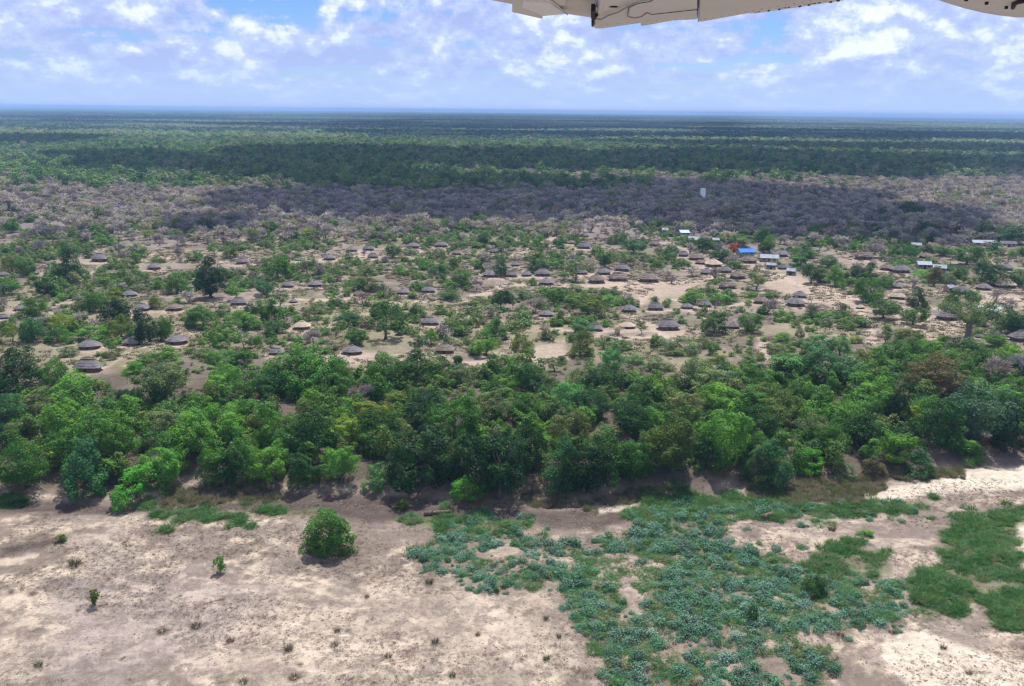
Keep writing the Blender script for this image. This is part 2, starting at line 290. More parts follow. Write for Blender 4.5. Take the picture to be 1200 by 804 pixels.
# trees and bushes: x, y at the foot, width, height, form (r round, u umbrella, b bush, g bare, t tall), colour
TREES = [
(78,333,38,38,'r','dk'),(161,303,24,18,'b','md'),(105,303,13,9,'b','dk'),(119,290,19,12,'u','lt'),(11,274,18,14,'r','md'),(33,276,16,8,'b','lt'),(15,322,30,22,'r','ol'),(32,325,26,24,'r','md'),(121,333,20,14,'b','gg'),(52,350,28,22,'r','dk'),
(5,347,26,18,'r','md'),(68,347,22,14,'b','md'),(135,350,24,14,'b','yl'),(150,338,20,16,'u','gg'),(208,346,36,22,'r','md'),(183,340,18,12,'b','lt'),(247,352,38,46,'t','dd'),(277,354,28,22,'u','lt'),(262,330,22,18,'u','gg'),(106,368,30,24,'r','md'),
(135,379,33,29,'r','dd'),(40,374,26,24,'r','md'),(188,363,26,18,'b','ol'),(208,356,16,8,'b','lt'),(38,402,30,32,'r','bl'),(75,391,34,20,'r','yl'),(68,404,30,20,'r','md'),(106,403,36,22,'b','lt'),(15,403,22,20,'u','yl'),(142,398,28,24,'r','ol'),
(176,404,38,36,'r','dd'),(194,400,16,26,'r','md'),(131,416,22,16,'u','md'),(80,419,20,14,'b','gg'),(238,386,40,22,'r','md'),(262,372,26,14,'b','md'),(294,374,16,18,'r','dk'),(280,392,50,20,'b','lt'),(257,408,22,14,'b','md'),(286,410,24,20,'u','md'),
(199,431,44,24,'b','lt'),(262,430,40,20,'b','md'),(288,432,36,24,'r','md'),(155,441,30,16,'b','lt'),(188,450,50,22,'b','gg'),(262,471,44,40,'r','lt'),(20,464,62,50,'r','dk'),(67,459,36,34,'r','md'),(118,457,22,14,'b','gg'),
(62,284,26,20,'g','gr'),(46,302,22,18,'g','gr'),(140,300,20,14,'g','gr'),(207,291,24,16,'g','gr'),(142,275,20,14,'g','gr'),(98,283,20,14,'g','gr'),(252,300,20,16,'u','lt'),(270,303,22,14,'r','ol'),(232,306,24,14,'b','md'),(176,282,22,12,'u','yl'),(203,272,26,12,'u','yl'),(262,266,20,14,'r','md'),(279,277,14,9,'b','lt'),
(326,329,36,34,'r','md'),(310,348,26,20,'r','bl'),(360,323,32,22,'u','gg'),(321,274,22,14,'r','md'),(307,277,16,10,'g','gr'),(414,343,28,18,'r','md'),(435,343,30,18,'r','ol'),(460,303,22,18,'r','md'),(505,288,14,10,'r','md'),(553,293,18,11,'u','gg'),
(565,288,16,16,'r','dk'),(578,293,12,11,'r','dk'),(593,297,16,13,'u','gg'),(520,307,12,12,'u','gg'),(565,319,10,12,'r','dk'),(587,325,22,23,'r','bl'),(540,336,28,20,'r','gg'),(559,344,26,18,'g','gr'),(491,342,12,10,'b','lt'),(514,323,20,14,'r','bl'),
(388,347,20,12,'b','gg'),(328,364,28,22,'u','md'),(386,362,12,10,'b','md'),(310,377,30,26,'r','md'),(370,375,30,18,'u','gg'),(408,383,26,20,'r','bl'),(450,367,22,16,'r','md'),(487,373,24,18,'r','md'),(425,359,26,14,'g','br'),(530,355,34,14,'b','md'),
(560,359,30,14,'b','gg'),(517,369,18,12,'b','md'),(587,363,24,26,'r','dk'),(579,401,34,26,'r','md'),(558,385,12,12,'b','ol'),(452,403,54,40,'u','dk'),(416,407,28,20,'r','md'),(506,405,18,18,'r','lt'),(491,418,24,24,'u','bl'),(539,390,26,20,'u','gg'),
(368,411,34,24,'g','gr'),(320,392,22,18,'r','md'),(317,409,20,16,'u','md'),(303,406,10,14,'b','lt'),(350,412,24,10,'b','lt'),(537,435,18,22,'r','bl'),(569,421,36,22,'r','lt'),(520,273,20,16,'u','lt'),(563,268,22,18,'u','lt'),(438,274,14,12,'u','lt'),
(360,280,22,12,'u','yl'),(458,285,16,12,'u','lt'),(480,300,20,12,'b','gg'),(400,318,26,14,'b','gg'),(428,325,28,12,'b','gg'),(497,316,18,10,'b','md'),(470,322,22,10,'b','lt'),(381,299,14,10,'u','md'),(330,303,20,12,'b','md'),(345,293,16,10,'b','gg'),
(629,293,20,17,'r','lt'),(657,276,20,11,'r','ol'),(638,279,14,10,'u','gg'),(654,290,18,11,'r','dk'),(677,290,10,10,'r','md'),(722,287,28,15,'r','gg'),(743,299,34,18,'r','bl'),(785,301,26,16,'r','gg'),(732,313,28,17,'u','gg'),(709,315,20,17,'r','dk'),
(675,330,30,28,'u','gg'),(624,321,16,17,'r','dk'),(652,316,20,14,'r','lt'),(623,335,14,10,'b','lt'),(772,321,14,13,'u','md'),(764,330,8,10,'r','lt'),(612,352,26,16,'b','gg'),(628,367,28,20,'g','gr'),(652,356,34,20,'r','md'),(668,362,30,16,'r','ol'),
(690,373,44,22,'r','ol'),(714,361,32,14,'b','lt'),(739,361,26,14,'b','md'),(655,381,16,17,'r','md'),(680,395,34,19,'r','bl'),(648,402,14,12,'u','gg'),(785,376,12,10,'u','gg'),(800,380,12,10,'b','md'),(815,358,40,12,'b','lt'),(846,358,30,12,'b','lt'),
(885,350,20,8,'b','lt'),(886,341,28,24,'u','pg'),(836,394,36,28,'r','dk'),(877,391,36,25,'r','md'),(752,393,14,16,'u','gg'),(770,408,22,16,'r','md'),(728,412,30,14,'b','md'),(878,405,10,12,'b','lt'),(891,423,14,10,'b','lt'),(842,428,26,10,'b','yl'),
(875,431,16,10,'b','gg'),(795,419,54,24,'b','gg'),(822,409,24,16,'b','gg'),(835,417,20,18,'r','md'),(815,442,26,24,'r','bl'),(612,426,36,32,'r','ol'),(680,422,34,28,'r','ol'),(720,442,42,34,'r','lb'),(823,297,28,17,'r','dk'),(843,309,30,18,'r','dk'),
(860,316,18,11,'r','md'),(866,289,24,13,'r','md'),(893,284,22,18,'r','md'),(894,298,18,14,'r','dk'),(762,285,8,6,'b','dk'),(794,276,8,7,'r','dk'),(860,296,14,12,'r','red'),(838,293,18,12,'r','md'),(700,300,20,12,'b','md'),(755,307,16,10,'b','gg'),
(902,297,16,20,'r','lt'),(941,304,32,15,'r','md'),(972,291,12,14,'r','md'),(960,295,20,14,'u','yl'),(988,297,16,18,'g','gr'),(1003,295,16,12,'u','lt'),(945,289,20,9,'b','ol'),(1024,303,28,18,'g','gr'),(1047,301,16,14,'r','md'),(1067,303,18,16,'r','md'),
(1087,300,12,11,'r','dk'),(1106,301,20,13,'r','md'),(938,315,28,16,'r','md'),(950,334,30,22,'r','dk'),(978,337,26,24,'r','lt'),(971,315,22,15,'r','md'),(1012,334,36,25,'r','dd'),(1018,358,40,31,'r','md'),(1036,339,24,18,'r','md'),(1035,376,34,25,'r','md'),
(1075,361,26,23,'r','dk'),(1070,383,30,21,'r','md'),(1113,365,30,22,'r','md'),(1140,359,24,18,'r','md'),(1094,336,20,22,'r','ob'),(1112,334,20,12,'b','gg'),(1058,316,26,12,'b','lt'),(1080,332,32,11,'b','lt'),(1121,327,22,16,'r','md'),(1152,322,22,15,'r','dk'),
(1133,313,40,16,'r','md'),(1172,313,16,10,'u','gg'),(1165,337,40,23,'r','dk'),(1193,335,24,16,'r','md'),(1194,304,24,12,'r','md'),(1153,285,24,20,'r','dd'),(1180,287,40,20,'r','dk'),(1126,278,22,13,'r','dk'),(1091,285,16,11,'r','dk'),(1188,394,34,25,'r','dk'),
(913,379,26,18,'b','lt'),(937,395,12,12,'b','gg'),(952,375,20,14,'r','md'),(930,377,20,12,'b','md'),(916,401,26,12,'b','lt'),(965,381,32,14,'b','md'),(988,375,26,10,'b','md'),(1003,403,20,10,'b','yl'),(915,419,30,12,'b','gg'),(960,422,36,30,'r','lb'),
(985,422,30,24,'r','lb'),(1065,406,36,20,'r','ol'),(1037,406,20,20,'u','gg'),(905,362,14,10,'b','gg'),(1105,408,26,14,'b','lt'),(1170,410,30,16,'b','md'),(1090,422,36,20,'r','lt'),(1045,425,40,22,'r','md'),(1140,425,40,22,'r','md'),(1180,430,36,20,'r','lt'),
(1017,437,40,24,'r','ol'),(1110,440,40,24,'r','ol'),(985,443,30,16,'b','md'),(885,445,34,18,'b','md'),(860,452,36,18,'b','lt'),(905,440,26,16,'b','gg'),(770,440,40,16,'b','gg'),(745,428,22,12,'b','md'),(650,440,34,22,'u','gg'),(620,450,40,20,'r','gg'),
# scrub edge, beyond the village
(560,262,18,12,'r','md'),(500,258,16,10,'u','lt'),(450,262,18,12,'r','md'),(668,262,16,10,'r','dk'),(735,262,22,14,'r','dk'),(700,248,14,9,'r','dk'),(640,250,18,10,'r','md'),(590,245,16,9,'u','md'),(540,240,14,9,'r','ol'),(480,244,18,9,'r','md'),(885,226,14,9,'r','dd'),
(1029,259,20,14,'r','dd'),(1065,256,30,16,'r','dk'),(1050,247,12,9,'r','dk'),(1100,248,16,8,'u','ol'),(1160,250,18,10,'u','lt'),(1120,232,14,7,'u','lt'),(1000,215,14,6,'r','md'),(965,210,16,6,'r','dk'),(940,262,20,8,'u','md'),(880,248,16,8,'u','md'),(1085,272,20,10,'r','dk'),(1000,275,22,10,'u','ol'),
(955,276,22,9,'u','lt'),(1030,283,18,10,'b','ol'),(140,262,18,9,'u','yl'),(60,250,20,10,'r','md'),(15,247,16,10,'r','dd'),(95,240,18,8,'u','lt'),(205,223,16,8,'r','lt'),(40,230,20,9,'r','md'),(115,225,20,9,'u','lt'),(15,228,14,8,'r','lt'),
(395,268,20,10,'r','md'),(345,262,20,10,'g','dg'),(375,255,18,9,'g','dg'),(610,268,24,10,'g','dg'),(585,276,18,10,'u','gg')]
BELT = [
(147,483,26,26,'r','dk'),(172,491,40,32,'r','dk'),(232,491,36,18,'b','lt'),(10,512,44,42,'r','bl'),(48,496,50,28,'u','gg'),(92,488,50,44,'r','lt'),(28,527,34,26,'r','gg'),(90,528,60,50,'r','lt'),(104,550,70,52,'r','md'),(26,580,56,40,'r','md'),
(105,583,64,52,'r','bl'),(140,556,56,50,'r','md'),(160,507,48,30,'r','lt'),(160,589,58,44,'b','br_lt'),(190,565,50,42,'r','lt'),(222,548,60,44,'r','lt'),(205,522,46,30,'r','gg'),(255,567,50,46,'r','md'),(273,571,40,44,'r','dk'),(290,567,44,50,'r','md'),(230,517,44,30,'r','md'),(265,524,50,36,'r','lt'),(285,507,46,34,'r','md'),
(357,474,90,58,'r','md'),(318,472,40,34,'r','dk'),(312,500,34,30,'r','dd'),(400,467,36,32,'r','md'),(422,480,38,30,'g','gr'),(322,532,50,44,'r','lt'),(318,572,50,46,'r','lt'),(370,548,60,56,'r','dk'),(352,522,40,36,'r','md'),(402,532,44,44,'r','yl'),(400,572,46,36,'r','lt'),(437,574,32,34,'b','lb'),(360,572,40,40,'r','dk'),
(450,462,54,42,'r','md'),(490,464,70,50,'r','dk'),(445,538,58,56,'r','dk'),(470,568,44,46,'r','dk'),(500,508,60,50,'r','dd'),(498,573,76,72,'r','dd'),(533,528,60,60,'r','md'),(532,564,50,44,'r','dk'),(550,585,40,22,'b','br_lt'),(585,586,72,82,'t','dd'),(578,508,50,50,'u','gg'),(590,472,40,24,'r','lt'),(540,454,34,24,'r','gg'),(440,500,40,30,'r','yl'),(470,490,40,34,'r','ol'),
(612,567,50,60,'r','dd'),(625,470,46,40,'r','dk'),(664,490,50,38,'r','lb'),(668,532,54,46,'r','og'),(697,498,40,38,'r','bl'),(745,503,44,44,'r','dk'),(742,522,50,34,'r','dk'),(755,480,40,34,'r','dk'),(803,502,46,42,'u','py'),(828,470,60,34,'r','gg'),(656,576,60,50,'r','bl'),(684,581,60,58,'r','dd'),(714,574,64,62,'r','dk'),(744,565,50,42,'r','md'),(632,537,30,30,'r','lt'),
(788,564,68,58,'r','od'),(765,522,40,40,'r','lt'),(838,492,50,40,'r','lt'),(862,492,40,36,'r','md'),(845,553,70,62,'r','lt'),(825,530,40,40,'r','md'),(880,524,50,40,'r','dk'),(890,572,46,46,'r','og'),(888,490,40,34,'r','md'),(700,465,40,26,'r','dk'),(790,480,30,24,'r','md'),(610,500,40,34,'r','md'),(640,500,40,30,'r','dk'),
(930,457,60,44,'r','lb'),(966,460,60,46,'r','bl'),(930,477,36,22,'r','md'),(960,487,28,24,'r','dk'),(1007,462,30,22,'u','ob'),(1017,480,50,30,'r','lt'),(1047,510,26,58,'t','dd'),(1027,502,34,40,'r','md'),(1076,457,32,32,'r','ol'),(1095,470,46,50,'r','ob'),(1118,472,50,36,'u','og'),(1168,457,40,36,'g','gr'),(1194,450,34,30,'g','gr'),(1170,487,44,30,'r','lt'),
(915,507,50,40,'r','ol'),(950,535,54,44,'u','og'),(947,557,40,20,'b','br_lt'),(905,574,50,50,'r','bl'),(978,542,34,40,'r','md'),(1005,533,46,46,'r','dk'),(982,512,44,40,'r','lt'),(1050,547,42,42,'r','lt'),(1063,510,32,32,'r','yl'),(1100,528,52,52,'r','dk'),(1143,526,66,62,'r','pb'),(1077,565,36,34,'b','bl'),(1190,536,50,62,'r','dd'),(1133,542,40,16,'b','lt'),(1075,479,18,18,'b','bl'),(1140,490,40,30,'r','md'),(1025,560,30,24,'b','ob'),(990,565,26,18,'b','gg'),(1165,505,40,30,'r','md'),(1080,500,40,34,'r','md'),(880,548,40,40,'r','md'),(1125,500,34,30,'r','gg')]
CLR = {'dd': (.018, .056, .016), 'dk': (.030, .092, .020), 'md': (.060, .165, .026), 'lt': (.100, .245, .034), 'yl': (.170, .250, .030), 'gg': (.130, .190, .080), 'pg': (.22, .27, .135), 'bl': (.046, .142, .050), 'lb': (.078, .220, .064),
       'ol': (.102, .160, .030), 'og': (.105, .150, .054), 'od': (.058, .104, .022), 'ob': (.125, .112, .052), 'py': (.17, .205, .075), 'pb': (.068, .138, .076), 'br_lt': (.075, .260, .026), 'gr': (.30, .27, .28), 'br': (.25, .21, .175), 'dg': (.23, .20, .21), 'red': (.40, .09, .03)}
CNAME = {'dd': 'blackish green', 'dk': 'dark green', 'md': 'mid green', 'lt': 'light green', 'yl': 'yellow-green', 'gg': 'grey-green', 'pg': 'pale grey-green', 'bl': 'blue-green', 'lb': 'pale blue-green', 'ol': 'olive green', 'og': 'dull olive', 'od': 'dark olive', 'ob': 'brownish olive',
         'py': 'pale yellow', 'pb': 'dusty blue-green', 'br_lt': 'bright green', 'gr': 'grey leafless', 'br': 'brown leafless', 'dg': 'dark grey leafless', 'red': 'orange-red flowering'}
CROP = [[(680,660),(760,604),(790,582),(900,592),(1000,602),(1080,592),(1085,600),(920,608),(880,604),(825,628),(870,645),(930,655),(960,680),(1050,690),(1052,722),(960,745),(985,770),(965,804),(1010,900),(650,900),(720,800),(700,770),(670,720),(655,690)],
        [(480,640),(520,627),(560,612),(620,614),(650,640),(700,650),(690,680),(640,690),(590,690),(540,680),(490,660)]]
CROP_HOLE = [[(692,652),(765,652),(800,676),(765,690),(752,720),(722,700),(700,680)],[(895,742),(950,736),(975,748),(930,765),(880,760)],[(640,650),(690,650),(690,662),(650,670)],[(745,720),(765,715),(775,735),(760,745)],[(560,640),(600,636),(610,650),(570,655)],[(840,780),(870,775),(885,800),(850,804)]]
GRASS = [[(1105,622),(1140,602),(1180,597),(1230,598),(1190,620),(1185,650),(1200,665),(1260,700),(1230,760),(1160,720),(1130,680),(1105,650)],[(1065,682),(1100,667),(1140,690),(1130,720),(1080,727)],[(950,657),(985,642),(1040,652),(1045,675),(1000,680)],
         [(760,577),(900,582),(1000,592),(1090,587),(1090,598),(950,602),(850,600),(790,612),(735,602)],[(185,604),(240,598),(330,600),(375,592),(375,602),(300,608),(200,614)],[(470,609),(540,607),(625,611),(625,618),(480,617)],[(140,590),(170,586),(172,594),(140,596)],[(-60,590),(20,584),(30,592),(-60,600)]]
REEDS = [[(605,582),(625,573),(640,580),(700,587),(745,574),(750,590),(690,599),(620,596)],[(870,572),(940,562),(1020,557),(1045,567),(1000,592),(930,592),(880,586)],[(196,574),(250,569),(330,574),(330,586),(260,590),(190,596)],[(1030,556),(1080,552),(1130,546),(1130,556),(1060,566)]]
MUD = [[(-80,586),(60,585),(135,593),(205,578),(210,600),(120,606),(-80,598)],[(165,608),(205,588),(260,578),(400,576),(560,586),(640,594),(745,594),(742,610),(700,622),(560,612),(420,612),(300,600),(200,610)],[(0,640),(60,628),(90,622),(70,640),(0,655)]]
BRIGHT = [[(1008,584),(1040,570),(1100,562),(1130,552),(1260,543),(1260,570),(1120,578),(1020,589)],[(692,598),(720,593),(746,590),(744,597),(700,603)],[(1195,600),(1230,598),(1260,680),(1200,668),(1190,640)],[(1040,742),(1080,738),(1150,762),(1230,790),(1230,880),(1120,850),(1060,800),(1030,770)]]
PATHS = [([(600,300),(700,262),(745,276),(790,290),(840,306),(900,318),(960,340),(1040,362),(1110,400)],2.6),([(640,250),(700,266)],2.0),([(1020,362),(1024,385),(1027,408)],1.6),([(560,345),(600,332),(700,336),(800,330),(860,322)],3.0),([(760,345),(740,365),(780,395)],2.2),([(880,395),(895,420),(905,430)],1.5),
         ([(790,350),(850,365),(900,340)],1.8),([(1060,360),(1120,362),(1200,366)],2.6),([(130,432),(170,415),(215,390)],2.2),([(300,345),(380,350),(470,355),(560,350)],2.2),([(0,470),(40,455),(90,440)],1.6),([(330,425),(400,420),(500,420),(560,425)],2.6),([(170,298),(300,312),(480,295),(620,300)],2.4),([(640,385),(720,395),(800,390)],2.4),([(1180,320),(1240,335)],3.0),([(1110,345),(1200,350)],4.0)]
CLEARINGS = [[(705,332),(800,322),(840,330),(800,350),(760,352),(720,342)],[(890,315),(930,320),(1010,355),(1010,365),(930,352),(895,335)],[(1060,365),(1110,375),(1130,395),(1100,398),(1070,385)],[(610,405),(660,400),(665,420),(625,432),(600,425)],[(1140,345),(1230,345),(1230,365),(1150,362)],[(380,420),(440,417),(480,425),(470,440),(420,438)],[(100,445),(180,440),(190,455),(150,470),(110,465)],[(200,440),(250,445),(240,470),(200,470)],[(560,415),(600,405),(600,430),(560,432)]]

# ------------------------------------------------------------------ ground: one sheet from behind the camera to the horizon
def build_ground():
    rows = [-4000, -1500, -600, -250, -100, -30, 20, 50, 70, 82]
    v = 860.0
    while v > 139.5:
        rows.append(CAM_H / math.tan(PITCH + math.atan((v - 402) / F))); v -= 1.9 if v > 430 else (1.3 if v > 250 else 1.6)
    rows = np.array(rows + list(np.geomspace(rows[-1] * 1.12, 60000, 26)))
    nc = 620
    t = np.linspace(-1, 1, nc); t = np.sign(t) * (np.abs(t) * 0.86 + 0.9 * np.abs(t) ** 9)
    half = 0.70 * np.maximum(rows, 82) + 8
    half = np.where(rows < 60, np.maximum(half, np.abs(rows) * 1.2), half)
    X = half[:, None] * t[None, :]; Y = np.repeat(rows[:, None], nc, 1)
    Z = hgt(X, Y)
    u, w = project(X, np.maximum(Y, 40), Z)
    w = np.where(Y < 60, 2000, w)
    x, y = X, Y
    memo = {}
    def nz(s, sc, o=4):
        if (s, sc, o) not in memo: memo[s, sc, o] = fbm(x / sc, y / sc, s, o) - 0.5
        return memo[s, sc, o]
    def C(r, g, b): return np.array([r, g, b])
    col = np.zeros(X.shape + (3,))
    def lay(m, c):
        nonlocal col; col = col * (1 - m[..., None]) + (c if isinstance(c, np.ndarray) and c.ndim == 3 else np.asarray(c)) * m[..., None]
    # riverbed: pale sand with grey-brown crusted soil and streaks
    sand = C(.42, .345, .265); crust = C(.17, .136, .108); lilac = C(.22, .184, .160)
    a = sstep(-.09, .15, nz(1, 13) * 0.5 + nz(2, 2.6) * 0.75 + (fbm(x / 16, y / 3.2, 77, 5) - .5) * 0.6 + nz(28, .9, 3) * .35)
    col = crust * (1 - a[..., None]) + sand * a[..., None]
    lay(sstep(.06, .2, nz(5, 9)) * .55, lilac)
    lay(sstep(.05, .17, fbm(x / 17, y / 3.4, 31, 5) - .5) * sstep(640, 600, w + nz(35, 20) * 120) * .7, C(.16, .128, .106))
    lay(sstep(.08, .2, fbm(x / 10, y / 4, 36, 5) - .5) * .55, C(.19, .153, .128))
    lay(sstep(-30, 80, 700 - w) * sstep(0, 60, u - 430) * .25, C(.24, .19, .165))
    lay(sstep(-30, 30, poly_sd(u, w, [(60, 690), (200, 655), (320, 690), (330, 740), (200, 800), (60, 804)]) + nz(61, 5) * 60) * .4, C(.30, .245, .235))
    lay(sstep(-30, 30, poly_sd(u, w, [(300, 700), (640, 690), (680, 804), (300, 830)]) + nz(62, 6) * 70) * .55, C(.415, .343, .27))
    nn = nz(7, 4) * 26 + nz(8, 1.2) * 10
    own = np.zeros(X.shape)                      # mud and clean sand keep their own even look
    for p in MUD + BRIGHT: own = np.maximum(own, sstep(-5, 6, poly_sd(u, w, p) + nn * .4))
    for p in MUD: lay(sstep(-4, 5, poly_sd(u, w, p) + nn * .25) * .9, C(.066, .051, .044))
    lay(sstep(-14, 22, poly_sd(u, w, [(590, 700), (690, 690), (730, 760), (740, 830), (650, 810), (690, 770), (620, 720)]) + nn) * .55, C(.15, .118, .098))
    for p in BRIGHT: lay(sstep(-3, 4, poly_sd(u, w, p) + nn * .22) * .9, C(.52, .445, .36))
    for p in CROP: lay(sstep(-8, 6, poly_sd(u, w, p) + nn) * .75, C(.20, .155, .12))
    for p in CROP_HOLE: lay(sstep(-3, 5, poly_sd(u, w, p) + nn * .4) * .8, C(.34, .275, .22))
    for p in GRASS: lay(sstep(-4, 5, poly_sd(u, w, p) + nn * .4) * .75, C(.10, .12, .05))
    for p in REEDS: lay(sstep(-4, 4, poly_sd(u, w, p) + nn * .3) * .7, C(.22, .18, .15))
    lay(sstep(3, 1, line_d(u, w, [(1098, 612), (1125, 650), (1150, 700), (1172, 730)])) * .7, C(.13, .10, .09))
    for q_, wd_, c_ in [([(330, 690), (385, 722), (430, 748), (470, 800)], 2.2, .5), ([(0, 690), (28, 730), (20, 790), (30, 830)], 5, -.4), ([(40, 700), (60, 750), (50, 810)], 3, .45), ([(150, 640), (260, 648), (350, 690), (520, 700)], 1.8, .5), ([(0, 610), (90, 616), (180, 628), (300, 640)], 2.0, .5), ([(400, 690), (520, 735), (640, 745)], 1.6, .45), ([(940, 800), (1010, 760), (1060, 735)], 3, .4), ([(1050, 745), (1100, 765), (1200, 800)], 2, .45)]:
        m_ = sstep(1.0, .2, line_d(u + nz(63, 7) * 26, w + nz(64, 5) * 20, q_) / wd_ / (1 + nz(65, 3) * 1.2))
        lay(m_ * abs(c_), C(.20, .16, .135) if c_ > 0 else C(.42, .35, .28))
    # bank and village land
    by = bank_y(x)
    land = sstep(-1, 5, y - by + nz(9, 6) * 8)
    soil = C(.210, .168, .140); soil2 = C(.128, .103, .088); dry = C(.225, .205, .125)
    b = sstep(-.12, .12, nz(11, 16) + nz(12, 5) * .5)
    vill = soil2 * (1 - b[..., None]) + soil * b[..., None]
    g = sstep(.04, .22, nz(13, 30)) * .6; vill = vill * (1 - g[..., None]) + dry * g[..., None]
    lay(land, vill)
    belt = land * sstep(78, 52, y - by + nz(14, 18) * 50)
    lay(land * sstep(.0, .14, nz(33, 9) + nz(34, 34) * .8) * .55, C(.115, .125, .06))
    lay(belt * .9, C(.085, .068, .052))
    k = land * (1 - belt)
    for p in CLEARINGS: lay(k * sstep(-5, 6, poly_sd(u, w, p) + nz(15, 10) * 22) * .75, C(.33, .26, .208))
    for pts, wd in PATHS:
        q = np.array([ground_px(*q_)[:2] for q_ in pts])
        lay(k * sstep(wd * 1.5, wd * .4, line_d(x + nz(16, 25) * 14, y + nz(17, 25) * 14, q)) * .8, C(.355, .28, .225))
    for hx, hy, hw, ht in HUTS:
        q = ground_px(hx, hy); r = hw * metres(hx, hy)
        lay(k * sstep(1.15 * r, .5 * r, np.hypot(x - q[0], y - q[1] + .15 * r) * (1 + nz(18, 5) * .7)) * .6, C(.33, .255, .205))
    hp = np.array([ground_px(h_[0], h_[1])[:2] for h_ in HUTS])       # footpaths from hut to hut
    for i in range(len(hp)):
        for j in np.argsort(np.hypot(*(hp - hp[i]).T))[1:3]:
            lay(k * sstep(1.1, .4, line_d(x + nz(16, 25) * 9, y + nz(17, 25) * 9, np.array([hp[i], hp[j]]))) * .55, C(.34, .268, .215))
    # scrub land and forest beyond
    d = y + nz(19, 90) * 160 + np.abs(x) * 0.06
    lay(sstep(430, 540, d) * .8, C(.145, .118, .125) * 1.0)
    lay(sstep(500, 600, d) * sstep(.02, .14, nz(20, 40)) * .35, C(.33, .26, .215))
    df = y + nz(22, 200) * 300 + np.where(x < -120, 250, 0) * sstep(-120, -400, x)
    lay(sstep(900, 1100, df) * .9, C(.05, .07, .032))
    v2 = sstep(.0, .2, nz(23, 900)); lay(sstep(4000, 9000, y) * v2 * .45, C(.105, .12, .06))
    lay(sstep(4000, 9000, y) * sstep(.08, .2, fbm(x / 2500, y / 900, 91, 4) - .5) * .5, C(.19, .175, .11))
    col *= (1 + nz(24, 1.1, 3)[..., None] * .35 * sstep(1500, 300, y)[..., None])
    n = X.shape[0]; m = X.shape[1]
    idx = np.arange(n * m).reshape(n, m)
    fc = np.stack([idx[:-1, :-1], idx[:-1, 1:], idx[1:, 1:], idx[1:, :-1]], -1).reshape(-1, 4)
    rgba = np.concatenate([np.clip(col, 0, 1), ((1 - land) * (1 - .9 * own))[..., None]], -1).reshape(-1, 4)      # alpha: how far this is riverbed
    # relief of gully beside the grass
    mt, t_, o_ = material('ground_earth')
    at = N(t_, 'ShaderNodeAttribute'); at.attribute_name = 'col'
    gc = N(t_, 'ShaderNodeNewGeometry').outputs['Position']
    n1 = noise(t_, gc, 0.9, 7, 0.65); n2 = noise(t_, gc, 4.5, 6, 0.8)
    n3 = noise(t_, vmth(t_, 'MULTIPLY', gc, (0.12, 0.5, 1.0)), 1.6, 5, 0.6)
    vv = mth(t_, 'ADD', mth(t_, 'MULTIPLY', n1, .34), mth(t_, 'ADD', mth(t_, 'MULTIPLY', n2, .55), mth(t_, 'MULTIPLY', n3, .24)))
    cmul = ramp(t_, vv, [(.42, (.46, .44, .44)), (.52, (.86, .86, .86)), (.57, (1.0, 1.0, 1.0)), (.72, (1.32, 1.30, 1.26))])
    cc = mixc(t_, 1.0, at.outputs['Color'], cmul, 'MULTIPLY')
    n4 = noise(t_, gc, 0.33, 9, 0.68, 0.4); n5 = noise(t_, gc, 1.5, 8, 0.72)
    crusty = mth(t_, 'MULTIPLY', mth(t_, 'MULTIPLY', ramp(t_, n4, [(.48, 0.0), (.55, 1.0)]), ramp(t_, n5, [(.42, 0.25), (.55, 1.0)])), at.outputs['Alpha'])
    cc = mixc(t_, mth(t_, 'MULTIPLY', crusty, .75), cc, (.150, .118, .100))           # crusted soil over the sand
    pale = mth(t_, 'MULTIPLY', ramp(t_, mth(t_, 'ADD', n5, mth(t_, 'MULTIPLY', n4, -.35)), [(.40, 0.0), (.50, 1.0)]), at.outputs['Alpha'])
    cc = mixc(t_, mth(t_, 'MULTIPLY', pale, .35), cc, (.44, .365, .29))
    p = N(t_, 'ShaderNodeBsdfPrincipled'); lk(t_, cc, p.inputs['Base Color']); p.inputs['Roughness'].default_value = .95; p.inputs['Specular IOR Level'].default_value = .1
    bm = N(t_, 'ShaderNodeBump'); bm.inputs['Distance'].default_value = .45; bm.inputs['Strength'].default_value = .7; lk(t_, vv, bm.inputs['Height']); lk(t_, bm.outputs[0], p.inputs['Normal'])
    lk(t_, p.outputs[0], o_.inputs[0])
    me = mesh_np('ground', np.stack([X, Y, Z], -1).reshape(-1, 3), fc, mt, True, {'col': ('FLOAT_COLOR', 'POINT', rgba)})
    return tag(link('ground', me), 'dry sandy riverbed, village soil and flat wooded plain reaching the horizon', kind='structure')
build_ground()

